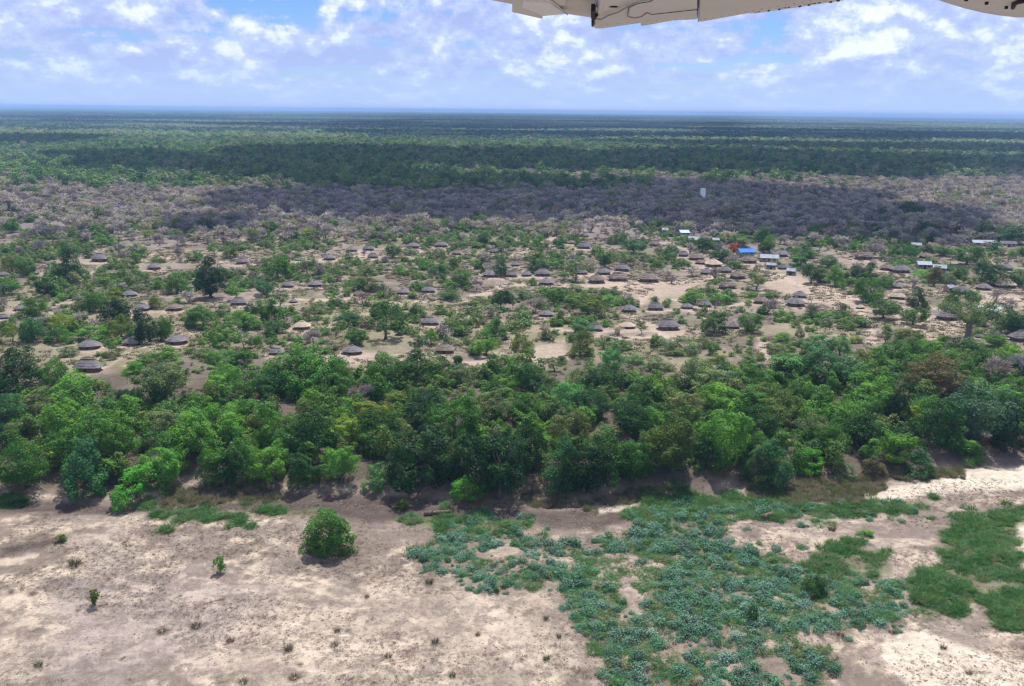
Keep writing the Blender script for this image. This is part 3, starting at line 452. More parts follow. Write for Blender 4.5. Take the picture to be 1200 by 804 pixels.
# ------------------------------------------------------------------ plant meshes (unit size: 1 wide, 1 high, foot at the origin)
def quads(cen, nor, size, asp, r):
    """leaf-sized rhombs"""
    n = len(cen); a = np.cross(nor, r.normal(size=(n, 3))); a /= np.linalg.norm(a, axis=1)[:, None] + 1e-9; b = np.cross(nor, a)
    s = size[:, None]; v = np.stack([cen - a * s, cen - b * s * asp, cen + a * s, cen + b * s * asp], 1).reshape(-1, 3)
    return v, np.arange(4 * n).reshape(n, 4)
def unit(v): return v / (np.linalg.norm(v, axis=1)[:, None] + 1e-9)
def crown(seed, z0=.2, lobes=16, n=3600, rad=(.15, .27), leaf=.020, flat=1.0, mid=.55, dome=False):
    r = np.random.default_rng(seed)
    cs = []; h = 1 - z0
    k = 0
    while len(cs) < lobes and k < 4000:
        k += 1
        q = r.normal(size=3); q /= np.linalg.norm(q); q *= r.uniform(.35, 1.0) ** .5
        rr = r.uniform(*rad); c = np.array([q[0] * (.5 - rr * .8), q[1] * (.5 - rr * .8), z0 + h * mid + q[2] * h * (mid if q[2] < 0 else 1 - mid) * (1 - rr * .9)])
        if dome: c = np.array([q[0] * (.5 - rr * .75), q[1] * (.5 - rr * .75), z0 + rr * .4 + abs(q[2]) * h * (1 - rr * 1.2)])
        if all(np.linalg.norm(c - o[0]) > .80 * min(rr, o[1]) + .02 for o in cs): cs.append((c, rr))
    w = np.array([c[1] ** 2 for c in cs]); w /= w.sum()
    li = r.choice(len(cs), n, p=w)
    C = np.array([c[0] for c in cs])[li]; R = np.array([c[1] for c in cs])[li]
    d = unit(r.normal(size=(n, 3)) + np.array([0, 0, .55]) + (C - np.array([0, 0, z0 + h * .4])) * 1.0)
    rad_ = R * (1 - np.abs(r.normal(0, .16, n))) * (1 + r.uniform(-.05, .14, n))
    P = C + d * rad_[:, None] * np.array([1, 1, min(flat, h * 1.1)])
    an = np.arctan2(P[:, 1], P[:, 0]); ph = r.uniform(0, 6.28, 4); am = r.uniform(.06, .17, 3)
    k_ = 1 + am[0] * np.sin(an + ph[0]) + am[1] * np.sin(2 * an + ph[1]) + am[2] * np.sin(3 * an + ph[2]); sk = r.normal(0, .09, 2)
    P[:, 0] = P[:, 0] * k_ + sk[0] * P[:, 2]; P[:, 1] = P[:, 1] * k_ + sk[1] * P[:, 2]; P[:, 2] *= 1 + .14 * np.sin(2.2 * P[:, 0] * 3 + ph[3])
    P[:, 2] = np.clip(P[:, 2], z0 * .6 - .02, 1.15)
    nor = unit(d + r.normal(0, .42, (n, 3)) + np.array([0, 0, .2]))
    v, f = quads(P, nor, leaf * r.uniform(.6, 1.5, n), .62, r)
    lt = r.normal(.5, .17, len(cs))[li] + r.normal(0, .14, n)
    return v, f, np.repeat(np.clip(lt, 0, 1), 4)
def branches(seed, top, spread, levels=3, r0_=.035, z0=0.0, kids=3, wob=.35, base_flare=1.5):
    """tapered trunk with limbs"""
    r = np.random.default_rng(seed); mb = MB(); tips = []
    def grow(p, d, L, rd, lv):
        pts = [p]; rads = [rd * (base_flare if lv == 0 else 1)]; q = p.copy(); dd = d
        for i in range(3):
            dd = dd + r.normal(0, wob * .25, 3); dd /= np.linalg.norm(dd); q = q + dd * L / 3; pts.append(q.copy()); rads.append(rd * (1 - .16 * (i + 1)))
        mb.tube(pts, rads, 6 if lv < 2 else 4)
        if lv >= levels: tips.append(q); return
        for j in range(kids + (lv > 0)):
            an = 2 * math.pi * (j + r.uniform(0, .7)) / (kids + (lv > 0)); o = np.array([math.cos(an), math.sin(an), 0])
            nd = dd * r.uniform(.5, .9) + o * spread * r.uniform(.6, 1.2) + np.array([0, 0, .15]); nd /= np.linalg.norm(nd)
            grow(q if j else pts[2], nd, L * r.uniform(.55, .85), rd * .52, lv + 1)
    grow(np.array([0, 0, z0 - .03]), np.array([0.0, 0, 1]), top, r0_, 0)
    return mb, np.array(tips)
BARK = plain('bark', [(.3, (.07, .055, .045)), (.7, (.16, .135, .115))], 9, .9, .1, bump=.02, stretch=(3, 3, .6))
BARK_PALE = plain('bark_pale', [(.3, (.16, .14, .14)), (.7, (.27, .245, .24))], 9, .9, .1, bump=.02, stretch=(3, 3, .6))
LEAF = leaf_mat('foliage', 'OBJECT')
TWIG = leaf_mat('twigs', 'OBJECT', trans=0, rough=.9)
def crown_mesh(name, mat, *a, **k):
    v, f, t = crown(*a, **k); return mesh_np(name, v, f, mat, False, {'tint': ('FLOAT', 'POINT', t)})
def bare_mesh(seed, n=1500, mat=None):
    """leafless crown: limbs and a cloud of fine twigs, one mesh"""
    r = np.random.default_rng(seed); mb, tips = branches(seed, .26, .85, 3, .022, .12, 3)
    tips = tips[(np.abs(tips[:, 0]) < .6) & (np.abs(tips[:, 1]) < .6)]
    base = tips[r.integers(0, len(tips), n)] * r.uniform(.80, 1.0, n)[:, None]
    cen = np.array([0, 0, .2]); d = unit(unit(base - cen) + r.normal(0, .55, (n, 3)) + np.array([0, 0, .2])); L = r.uniform(.06, .17, n)
    sd = unit(np.cross(d, r.normal(size=(n, 3)))) * .0045
    tw = np.stack([base - sd, base + sd, base + d * L[:, None] + sd * .3, base + d * L[:, None] - sd * .3], 1).reshape(-1, 3)
    q = [f for f in mb.f if len(f) == 4]; bv = np.array(mb.v)
    v = np.concatenate([bv, tw]); f = np.concatenate([np.array(q), np.arange(4 * n).reshape(n, 4) + len(bv)])
    s = max(np.abs(v[:, :2]).max(), .3) * 2; v[:, :2] /= s / 1.05; v[:, 2] = v[:, 2] / v[:, 2].max()
    t = np.concatenate([np.full(len(bv), .45), np.repeat(np.clip(r.normal(.55, .18, n), 0, 1), 4)])
    return mesh_np('twigs', v, f, mat, False, {'tint': ('FLOAT', 'POINT', t)})
def trunk_mesh(seed, top, spread, r0_, mat=None):
    mb, _ = branches(seed, top, spread, 2, r0_); me = mb.mesh('trunk', mat or BARK, True); return me
FORM = {}
FORM['r'] = [(crown_mesh('crown', LEAF, 100 + i, z0=.0 + .05 * (i % 3), lobes=40 + 8 * (i % 4), n=9000, rad=(.075, .155), leaf=.0150, mid=.45, dome=i % 2 == 0), trunk_mesh(200 + i, .34, .7, .040)) for i in range(14)]
FORM['t'] = [(crown_mesh('crown', LEAF, 120 + i, z0=.06, lobes=60, n=11000, rad=(.075, .14), leaf=.0150, mid=.5, flat=.8), trunk_mesh(220 + i, .45, .4, .045)) for i in range(3)]
FORM['u'] = [(crown_mesh('crown', LEAF, 140 + i, z0=.26, lobes=34, n=5000, rad=(.06, .12), leaf=.0135, flat=.7, mid=.45), trunk_mesh(240 + i, .42, .95, .034)) for i in range(5)]
FORM['b'] = [(crown_mesh('crown', LEAF, 160 + i, z0=-.12, lobes=34 + 6 * (i % 3), n=6500, rad=(.08, .15), leaf=.0165, mid=.45, dome=True), trunk_mesh(260 + i, .3, .9, .022)) for i in range(5)]
FORM['g'] = [(bare_mesh(180 + i, 1700, TWIG), trunk_mesh(280 + i, .22, .8, .030, BARK_PALE)) for i in range(5)]

ORD = ['first', 'second', 'third', 'fourth', 'fifth', 'sixth', 'seventh', 'eighth', 'ninth', 'tenth', 'eleventh', 'twelfth', 'thirteenth', 'fourteenth', 'fifteenth', 'sixteenth', 'seventeenth', 'eighteenth', 'nineteenth', 'twentieth']
def ordinal(i): return ORD[i] if i < 20 else 'twenty-' + ORD[i - 20] if i < 29 else 'thirtieth' if i == 29 else 'thirty-' + ORD[i - 30]
FORMW = {'r': 'tree', 't': 'tall tree', 'u': 'open-crowned tree', 'b': 'bush', 'g': 'tree'}
def zone(v, belt):
    if belt: return 'along the front edge of the river woods' if v >= 560 else 'in the front half of the river woods' if v >= 522 else 'in the middle of the river woods' if v >= 485 else 'at the village edge of the river woods'
    return ('among the huts closest to the river woods' if v >= 395 else 'in the near half of the village' if v >= 355 else 'in the middle of the village' if v >= 325 else 'in the far half of the village' if v >= 297
            else 'at the back edge of the village' if v >= 270 else 'in the grey scrub beyond the village')
PLANTS = []                      # (x, y, radius) of everything planted or built, so that scattered growth keeps clear
def place_trees():
    recs = []
    for belt, lst in ((False, TREES), (True, BELT)):
        for (u, v, w, h, fm, c) in lst: recs.append((u, v, w, h, fm, c, zone(v, belt), belt))
    groups = {}
    for i, rc in enumerate(recs): groups.setdefault((FORMW[rc[4]], CNAME[rc[5]], rc[6]), []).append(i)
    lab = {}
    for (fw, cn, zn), ids in groups.items():
        ids.sort(key=lambda i: recs[i][0])
        for k, i in enumerate(ids):
            if len(ids) == 1: lab[i] = f'the only {cn} {fw} {zn}'
            elif k == len(ids) - 1: lab[i] = f'rightmost {cn} {fw} {zn}'
            elif k == 0: lab[i] = f'leftmost {cn} {fw} {zn}'
            else: lab[i] = f'{ordinal(k)} {cn} {fw} from the left {zn}'
    r = np.random.default_rng(3); cnt = {}
    for i, (u, v, w, h, fm, c, zn, belt) in enumerate(recs):
        m = metres(u, v); dep = math.atan(CAM_H / math.hypot(*ground_px(u, v)[:2]))
        vc = v - (.50 if belt else .40) * w * math.sin(dep)
        x, y, z = ground_px(u, vc)
        W_ = w * m * (1.08 if belt else 1.0); H = (h - .28 * w * math.sin(dep)) * m / math.cos(dep)
        H = min(max(H, .55 * W_ if fm != 'b' else .42 * W_), 1.7 * W_)
        if belt: H = max(H, (.86 if fm in 'rt' and v >= 520 else .62) * W_)
        nv = cnt.get(fm, 0); cnt[fm] = nv + 1
        cm, tm = FORM[fm][nv % len(FORM[fm])]
        name = 'bush' if fm == 'b' else 'leafless_tree' if fm == 'g' else 'broadleaf_tree'
        root = empty(name, (x, y, z - .05), r.uniform(0, 6.28)); root.scale = (W_ * r.uniform(.86, 1.12), W_ * r.uniform(.86, 1.12), H * r.uniform(.92, 1.06)); root.rotation_euler.x = r.normal(0, .06); root.rotation_euler.y = r.normal(0, .06)
        cr = link('crown', cm, root); j = r.uniform(.86, 1.16); hj = r.uniform(-.05, .05)
        cr.color = (CLR[c][0] * j * (1 + hj * 2), CLR[c][1] * j, CLR[c][2] * j * (1 - hj), 1)
        link('trunk', tm, root)
        tag(root, lab[i], 'bush' if fm == 'b' else 'tree', 'bushes around the village' if fm == 'b' and not belt else 'bushes in the river woods' if fm == 'b' else 'trees of the river woods' if belt else 'trees scattered through the village')
        PLANTS.append((x, y, .42 * W_))
place_trees()

# two baobabs: fat pale trunk, stubby limbs, thin crown
def baobab(u, v, hpx, wpx, tw, c, label):
    x, y, z = ground_px(u, v); m = metres(u, v); H = hpx * m; Wd = wpx * m; T = tw * m / 2
    root = empty('baobab_tree', (x, y, z - .1))
    r = np.random.default_rng(int(u)); mb = MB()
    mb.tube([(0, 0, -.2), (0, 0, .06 * H), (.02 * H, 0, .25 * H), (.01 * H, 0, .48 * H), (.01 * H, .0, .56 * H)], [T * 1.45, T * 1.12, T, T * .9, T * .55], 12)
    tips = []
    for k in range(9):
        a = k * 2.4 + r.uniform(-.3, .3); L = Wd * r.uniform(.26, .42); e = r.uniform(.12, .36) * H
        p0 = (0, 0, .50 * H); p1 = (math.cos(a) * L * .45, math.sin(a) * L * .45, .52 * H + e * .55); p2 = (math.cos(a) * L, math.sin(a) * L, .54 * H + e)
        mb.tube([p0, p1, p2], [T * .42, T * .26, T * .10], 6); tips += [p1, p2]
        for q in range(3):
            b = a + r.uniform(-1, 1); p3 = (p2[0] + math.cos(b) * L * .3, p2[1] + math.sin(b) * L * .3, p2[2] + r.uniform(.02, .12) * H); mb.tube([p1 if q == 0 else p2, p3], [T * .12, T * .04], 4); tips.append(p3)
    mb.build('trunk', plain('baobab_bark', [(.3, (.13, .11, .115)), (.7, (.22, .19, .19))], 1.5, .85, .15, bump=.05), root, True)
    n = 7000; tp = np.array(tips)[r.integers(0, len(tips), n)]; P_ = tp + r.normal(0, 1, (n, 3)) * np.array([.07 * Wd, .07 * Wd, .05 * H])
    vq, fq = quads(P_, unit(r.normal(size=(n, 3)) + np.array([0, 0, .8])), r.uniform(.12, .32, n), .6, r)
    cr = link('crown', mesh_np('crown', vq, fq, LEAF, False, {'tint': ('FLOAT', 'POINT', np.repeat(np.clip(r.normal(.5, .2, n), 0, 1), 4))}), root); cr.color = (*CLR[c], 1)
    tag(root, label, 'tree', 'baobab trees'); PLANTS.append((x, y, Wd * .3))
baobab(1132, 404, 44, 52, 6.5, 'gg', 'baobab with fat grey trunk and thin crown in front of the pale green roof')
baobab(190, 478, 40, 46, 4.5, 'gg', 'baobab with dark bare trunk in the clearing below the nearest hut')

# ------------------------------------------------------------------ huts: hipped or round thatch over low mud walls
THATCH = {'g': plain('thatch_grey', [(.25, (.075, .068, .070)), (.5, (.135, .123, .126)), (.75, (.21, .195, .195))], 1.1, .95, .08, 7, .12, stretch=(2.5, 2.5, .7)),
          'b': plain('thatch_brown', [(.25, (.085, .065, .055)), (.5, (.155, .125, .105)), (.75, (.24, .20, .17))], 1.1, .95, .08, 7, .12, stretch=(2.5, 2.5, .7)),
          'p': plain('thatch_pale', [(.25, (.24, .19, .14)), (.5, (.36, .29, .22)), (.75, (.46, .38, .29))], 1.1, .95, .08, 7, .12, stretch=(2.5, 2.5, .7))}
MUDWALL = plain('mud_wall', [(.3, (.13, .085, .062)), (.7, (.21, .145, .11))], 1.5, .95, .05, bump=.03)
DOORWOOD = plain('door_wood', [(.3, (.035, .028, .022)), (.7, (.08, .06, .045))], 4, .9, .1)
POLE = plain('pole_wood', [(.3, (.10, .08, .065)), (.7, (.2, .165, .14))], 4, .9, .1)
def sup(a, ax, ay, p): c, s = math.cos(a), math.sin(a); return ax * math.copysign(abs(c) ** (2 / p), c), ay * math.copysign(abs(s) ** (2 / p), s)
def hut_parts(asp, p, ridge, rough, seed):
    """meshes for roof diameter 1 along x"""
    r = np.random.default_rng(seed); n = 28
    v = []; f = []
    prof = [(1.0, .200), (1.015, .225), (.80, .300), (.79, .312), (.55, .392), (.54, .405), (.28, .485), (.10, .545)]
    for k, (s, z) in enumerate(prof):
        for i in range(n):
            a = 2 * math.pi * i / n; x, y = sup(a, .5, .5 * asp, p)
            jit = 1 + r.normal(0, rough * (1.0 if k < 2 else .6)); x = x * s * jit + math.copysign(ridge, x) * (1 - s) * (abs(math.cos(a)) ** .5); y = y * s * jit
            v.append((x, y, z + r.normal(0, rough * .25)))
    for k in range(len(prof) - 1):
        for i in range(n): f.append((k * n + i, k * n + (i + 1) % n, (k + 1) * n + (i + 1) % n, (k + 1) * n + i))
    f.append(tuple((len(prof) - 1) * n + i for i in range(n))); f.append(tuple(range(n))[::-1])
    roof = MB().add(v, f)
    cap = MB().tube([(-ridge - .05, 0, .545), (0, 0, .562), (ridge + .05, 0, .545)], [.035, .05, .035], 7)
    wall = MB(); lo = []; hi = []
    for i in range(20):
        x, y = sup(2 * math.pi * i / 20, .40, .40 * asp, p); lo.append((x, y, -.06)); hi.append((x, y, .235))
    wall.prism(lo, hi)
    yd = -.40 * asp
    door = MB().box(-.055, .055, yd - .012, yd + .05, 0, .185)
    posts = [MB().tube([(sup(a, .455, .455 * asp, p)[0], sup(a, .455, .455 * asp, p)[1], -.05), (sup(a, .455, .455 * asp, p)[0], sup(a, .455, .455 * asp, p)[1], .215)], [.010, .009], 5) for a in (-.9, -1.3, -1.85, -2.25)]
    return roof, cap, wall, door, posts
PROTO = {}
for ty in 'gbp':
    PROTO[ty] = []
    for k, (asp, p, rg) in enumerate([(.74, 3.4, .14), (.92, 2.2, .03), (.64, 4.2, .20), (.84, 2.8, .09)]):
        ro, ca, wa, do, po = hut_parts(asp, p, rg, .02 if ty != 'b' else .045, 300 + k + ord(ty))
        PROTO[ty].append((ro.mesh('roof', THATCH[ty]), ca.mesh('ridge_cap', THATCH[ty]), wa.mesh('wall', MUDWALL, False), do.mesh('door', DOORWOOD), [q.mesh('post', POLE) for q in po]))
ROWS = [(425, 'standing closest to the river woods'), (395, 'in the row closest to the river woods'), (375, 'in the second row from the river woods'), (353, 'in the third row from the river woods'), (334, 'in the middle row of the village'), (314, 'in the third row from the scrub'), (299, 'in the second row from the scrub'), (0, 'in the back row by the scrub')]
TW = {'g': 'grey thatched hut', 'b': 'brown ragged thatched hut', 'p': 'pale straw-coloured thatched hut'}
def place_huts():
    g = {}
    for i, (u, v, w, t) in enumerate(HUTS): g.setdefault((t, next(n for lim, n in ROWS if v >= lim)), []).append(i)
    lab = {}
    for (t, rn), ids in g.items():
        ids.sort(key=lambda i: HUTS[i][0])
        for k, i in enumerate(ids):
            lab[i] = f'the only {TW[t]} {rn}' if len(ids) == 1 else f'leftmost {TW[t]} {rn}' if k == 0 else f'rightmost {TW[t]} {rn}' if k == len(ids) - 1 else f'{ordinal(k)} {TW[t]} from the left {rn}'
    r = np.random.default_rng(8)
    for i, (u, v, w, t) in enumerate(HUTS):
        m = metres(u, v); x, y, z = ground_px(u, v - .20 * w * .3); s = w * m * 1.02
        root = empty('thatched_hut', (x, y, z), r.uniform(-.35, .35)); root.scale = (s, s, s * r.uniform(.66, .82))
        ro, ca, wa, do, po = PROTO[t][i % 4]
        rf = link('roof', ro, root); link('ridge_cap', ca, rf); link('wall', wa, root); link('door', do, root)
        for q in po: link('post', q, root)
        tag(root, lab[i], 'hut', 'thatched huts of the village'); PLANTS.append((x, y, .75 * s))
place_huts()

ROOFS = {'blue': ((.012, .11, .50), (.025, .18, .62)), 'white': ((.15, .165, .19), (.31, .33, .37)), 'paleblue': ((.32, .40, .62), (.48, .56, .80)), 'grey': ((.22, .24, .28), (.34, .37, .42)), 'dark': ((.06, .06, .07), (.12, .12, .13)), 'tin': ((.20, .25, .235), (.34, .40, .37))}
ROOFM = {k: plain('metal_roof_' + k, [(.3, a), (.7, b)], .6, .75, .2, 6, .01) for k, (a, b) in ROOFS.items()}
BLOCK = plain('block_wall', [(.3, (.26, .20, .165)), (.7, (.38, .31, .26))], .8, .95, .05)
GLASS = plain('dark_window', [(.3, (.02, .02, .022)), (.7, (.04, .04, .045))], 2, .3, .5)
for (u, v, w, cl, yaw, asp, lb) in HOUSES:
    m = metres(u, v); x, y, z = ground_px(u, v - 1); L = w * m * 1.05; Dp = L / asp * 1.25; hh = 1.9
    root = empty('metal_roofed_house', (x, y, z), math.radians(yaw))
    MB().box(-L * .45, L * .45, -Dp * .43, Dp * .43, -.3, hh).build('wall', BLOCK, root)
    rise = .16 * Dp + .3; rf = None
    for sgn, lbl in ((-1, 'roof'), (1, 'roof')):          # two corrugated slopes, each with real ribs
        mb = MB(); nr = max(8, int(L / .9)); vs = []; fs = []
        for i in range(2 * nr + 1):
            xx = -L / 2 + L * i / (2 * nr); zz_ = .05 * (i % 2)
            for (yy, z_) in ((sgn * .02, hh + rise), (sgn * Dp * .52, hh - .05)): vs += [(xx, yy, z_ + zz_), (xx, yy, z_ + zz_ - .06)]
        for i in range(2 * nr):
            a = 4 * i; b = a + 4
            fs += [(a, b, b + 2, a + 2), (a + 1, a + 3, b + 3, b + 1), (a + 2, b + 2, b + 3, a + 3), (a, a + 1, b + 1, b)]
        mb.add(vs, fs); q = mb.build('roof_sheet', ROOFM[cl], root); rf = rf or q
    MB().tube([(-L / 2, 0, hh + rise + .03), (L / 2, 0, hh + rise + .03)], [.12, .12], 6).build('ridge_cap', ROOFM[cl], rf)
    for sx_ in (-1, 1): MB().prism([(sx_ * L * .449, -Dp * .43, hh), (sx_ * L * .449, Dp * .43, hh), (sx_ * L * .449, 0, hh + rise * .8)], [(sx_ * L * .43, -Dp * .43, hh), (sx_ * L * .43, Dp * .43, hh), (sx_ * L * .43, 0, hh + rise * .8)]).build('gable', BLOCK, root)
    MB().box(-.5, .5, -Dp * .43 - .04, -Dp * .43 + .03, 0, 1.7).build('door', DOORWOOD, root)
    for wx in (-.27, .27):
        wn = MB().box(wx * L - .5, wx * L + .5, -Dp * .43 - .03, -Dp * .43 + .03, .85, 1.6).build('window', DOORWOOD, root)
        MB().box(wx * L - .42, wx * L + .42, -Dp * .43 - .045, -Dp * .43, .93, 1.52).build('pane', GLASS, wn)
    tag(root, lb, 'house', 'metal-roofed houses'); PLANTS.append((x, y, .75 * L))

# white tower in the scrub
u, v = 823, 237; m = metres(u, v); x, y, z = ground_px(u, v); Wt = 4.6 * m; Ht = 15 * m
WHITE = plain('white_render', [(.3, (.80, .82, .86)), (.7, (.90, .91, .93))], .5, .6, .3)
root = empty('white_tower', (x, y, z), .3)
MB().prism([(-Wt / 2, -Wt / 2, -.5), (Wt / 2, -Wt / 2, -.5), (Wt / 2, Wt / 2, -.5), (-Wt / 2, Wt / 2, -.5)], [(-Wt * .46, -Wt * .46, Ht), (Wt * .46, -Wt * .46, Ht), (Wt * .46, Wt * .46, Ht), (-Wt * .46, Wt * .46, Ht)]).build('shaft', WHITE, root)
MB().box(-Wt * .53, Wt * .53, -Wt * .53, Wt * .53, Ht, Ht + .35).build('roof_slab', WHITE, root)
MB().box(-.5, .5, -Wt / 2 - .06, -Wt / 2 + .1, 0, 2.1).build('door', DOORWOOD, root)
tag(root, 'lone slim white tower standing in the shaded scrub behind the village', 'tower'); PLANTS.append((x, y, 6)); PLANTS.append((x, y - 14, 9))

# ------------------------------------------------------------------ the dry riverbed's own plants
def small_plant(name, u, v, w, h, c, fm, label, cat, grp=None):
    m = metres(u, v); x, y, z = ground_px(u, v); root = empty(name, (x, y, z - .03), u * .37); root.scale = (w * m, w * m, h * m)
    cm, tm = FORM[fm][int(u + v) % len(FORM[fm])]; cr = link('crown', cm, root); cr.color = (*CLR[c], 1); link('trunk', tm, root); tag(root, label, cat, grp); PLANTS.append((x, y, .5 * w * m))
FORM['s'] = [(crown_mesh('crown', LEAF, 950 + i, z0=.02, lobes=16, n=900, rad=(.10, .2), leaf=.045, mid=.5), trunk_mesh(960 + i, .45, .7, .03)) for i in range(3)]
u, v = 385, 640; m = metres(u, v); x, y, z = ground_px(u, v)
root = empty('riverbed_bush', (x, y, z - .05), 1.0); root.scale = (68 * m, 66 * m, 45 * m)
cr = link('crown', crown_mesh('crown', LEAF, 901, z0=-.05, lobes=60, n=11000, rad=(.08, .15), leaf=.0150, mid=.42, dome=True), root); cr.color = (.052, .155, .022, 1)
link('trunk', trunk_mesh(902, .3, .9, .022), root)
tag(root, 'large bright green bush standing alone on the pale dry riverbed', 'bush'); PLANTS.append((x, y, 4))
small_plant('sapling', 258, 671, 15, 22, 'lt', 's', 'small light green sapling on the sand left of the lone riverbed bush', 'sapling')
small_plant('sapling', 112, 709, 13, 20, 'ol', 's', 'thin dull green sapling lowest and furthest left on the sand', 'sapling')
small_plant('sapling', 72, 635, 13, 9, 'ol', 's', 'low dark green plant near the left edge of the riverbed', 'sapling')
small_plant('shrub', 880, 732, 14, 22, 'dk', 's', 'slim dark green upright shrub at the edge of the bare hole in the crop', 'bush')
small_plant('shrub', 955, 695, 32, 24, 'dk', 'b', 'dark green shrub in the middle of the blue-green plants', 'bush')
small_plant('shrub', 470, 596, 22, 12, 'ol', 'b', 'low olive shrub on the mud strip right of the lone riverbed bush', 'bush')
small_plant('shrub', 1015, 628, 20, 8, 'lt', 'b', 'flat light green shrub on bare sand above the grass mound', 'bush')
TUFTS = [(503,684,13,12),(338,762,15,14),(510,753,12,12),(582,695,10,10),(640,725,9,7),(655,747,8,9),(700,690,9,8),(88,662,20,14),(270,752,14,9),(45,780,12,8),(230,735,16,8),(455,770,12,9),(530,793,12,10),(395,740,10,7),(975,622,12,12),(745,745,12,9),(190,740,14,7),(345,795,18,8),(640,773,11,9),(392,757,14,9),(560,745,8,7),(285,800,14,8),(430,700,8,6),(985,745,12,9),(1105,760,10,8),(1135,790,9,8),(1045,742,10,8)]
DRYTUFT = leaf_mat('dry_stems', 'OBJECT', trans=.1, rough=.9)
def blades(seed, n, spread, lean, wid, droop=.0):
    r = np.random.default_rng(seed); a = r.uniform(0, 6.283, n); rr = spread * np.sqrt(r.uniform(0, 1, n)); b = np.stack([rr * np.cos(a), rr * np.sin(a), np.zeros(n) - .02], 1)
    d = np.stack([np.cos(a), np.sin(a), np.zeros(n)], 1) * (lean * r.uniform(.2, 1, n))[:, None] + r.normal(0, .10, (n, 3)); L = r.uniform(.55, 1.0, n)
    tip = b + d * .5 + np.array([0, 0, 1.0]) * L[:, None]; mid = b + d * .2 + np.array([0, 0, .6]) * L[:, None]
    a2 = r.uniform(0, 6.283, n); s = np.stack([np.cos(a2), np.sin(a2), np.zeros(n)], 1) * wid
    v = np.stack([b - s, b + s, mid + s * .8, mid - s * .8, mid - s * .8, mid + s * .8, tip + s * .15, tip - s * .15], 1).reshape(-1, 3)
    return v, np.arange(8 * n).reshape(-1, 4), np.repeat(np.clip(r.normal(.5, .2, n), 0, 1), 8)
def blade_mesh(mat, *a, **k):
    v, f, t = blades(*a, **k); return mesh_np('blades', v, f, mat, False, {'tint': ('FLOAT', 'POINT', t)})
TB = [blade_mesh(DRYTUFT, 400 + i, 220, .38, 1.7, .010) for i in range(4)]
for i, (u, v, w, h) in enumerate(TUFTS):
    m = metres(u, v); x, y, z = ground_px(u, v); o = link('dry_tuft', TB[i % 4], None, (x, y, z - .02)); o.scale = (w * m * .62, w * m * .62, h * m * .62); o.rotation_euler.z = i
    o.color = (.105, .088, .06, 1) if i % 3 else (.07, .085, .04, 1)
    tag(o, f'{ordinal(sorted(TUFTS).index((u, v, w, h)))} small dark dry tuft from the left on the bare sandy riverbed', 'tuft', 'dry tufts on the riverbed')
# pieces of driftwood and a burnt stump by the crop edge
LOGM = plain('dead_wood', [(.3, (.07, .05, .04)), (.7, (.17, .13, .10))], 3, .9, .1)
for (u, v, du, dv, rad, lb) in [(915, 600, 14, 1, .32, 'short dark log lying at the edge of the green strip'), (512, 602, 30, -3, .38, 'grey driftwood trunk lying on the riverbed beside the low olive shrub'), (900, 606, 12, -5, .5, 'dark rooted stump beside the short log')]:
    a = ground_px(u - du / 2, v - dv / 2); b = ground_px(u + du / 2, v + dv / 2); mb = MB()
    pts = [np.array(a) + (np.array(b) - np.array(a)) * k / 4 + np.array([0, 0, rad * .7]) + np.random.default_rng(u).normal(0, .08, 3) for k in range(5)]
    mb.tube(pts, [rad * 1.2, rad, rad * .95, rad * .85, rad * .6], 9); mb.tube([pts[1], pts[1] + np.array([.5, -.4, .7])], [rad * .4, rad * .15], 6); mb.tube([pts[3], pts[3] + np.array([.3, .4, .6])], [rad * .35, rad * .1], 6)
    tag(mb.build('log', LOGM, None, True), lb, 'log')

# ------------------------------------------------------------------ blue-green crop plants: the 300 that show largest as things, the rest as stuff
CROPLEAF = leaf_mat('crop_leaves', 'OBJECT', trans=.15, rough=.5)
def rosette(seed, n=400):
    r = np.random.default_rng(seed); d = unit(r.normal(size=(n, 3)) * np.array([1, 1, .8]) + np.array([0, 0, .45])); d[:, 2] = np.abs(d[:, 2])
    k = 5; cs = r.normal(0, .16, (k, 3)) * np.array([1, 1, .3]); li = r.integers(0, k, n)
    P_ = cs[li] + d * np.array([.36, .36, .62]) * r.uniform(.65, 1.08, n)[:, None]; P_[:, 2] = np.maximum(P_[:, 2], .02)
    v, f = quads(P_, unit(d + r.normal(0, .55, (n, 3)) + np.array([0, 0, .3])), r.uniform(.038, .078, n), .5, r)
    return v, f, np.repeat(np.clip(r.normal(.48, .15, n), 0, 1), 4)
def crop_points():
    r = np.random.default_rng(77); pts = []
    x0, x1, y0, y1 = -40, 75, 84, 165; st = 1.02
    gx, gy = np.meshgrid(np.arange(x0, x1, st), np.arange(y0, y1, st)); gx = gx.ravel() + r.uniform(-.5, .5, gx.size); gy = gy.ravel() + r.uniform(-.5, .5, gy.size)
    u, w = project(gx, gy, hgt(gx, gy)); sd = np.full(gx.shape, -1e9)
    for p in CROP: sd = np.maximum(sd, poly_sd(u, w, p))
    nn = (fbm(gx / 5, gy / 5, 41, 4) - .5)
    for p in CROP_HOLE: sd = np.minimum(sd, -poly_sd(u, w, p))
    clump = fbm(gx / 3.2, gy / 3.2, 44, 3)
    keep = (sd + nn * 60 > 0) & (clump + nn * .5 + np.clip(sd, -10, 20) * .005 > .445) & (r.uniform(size=gx.shape) < .86)
    keep |= (sd > -14) & (r.uniform(size=gx.shape) < .06)
    size = (.55 + 1.45 * r.uniform(size=gx.shape) ** 1.6) * (.8 + .5 * clump)
    return gx[keep], gy[keep], size[keep], u[keep], w[keep], nn[keep]
cx, cyy, cs_, cu, cw, cn = crop_points(); cz = hgt(cx, cyy)
view = (cu > 0) & (cu < 1200) & (cw < 804); app = np.where(view, cs_ / np.hypot(cx, cyy), 0); order = np.argsort(-app)
big = order[:300]; rest = order[300:]
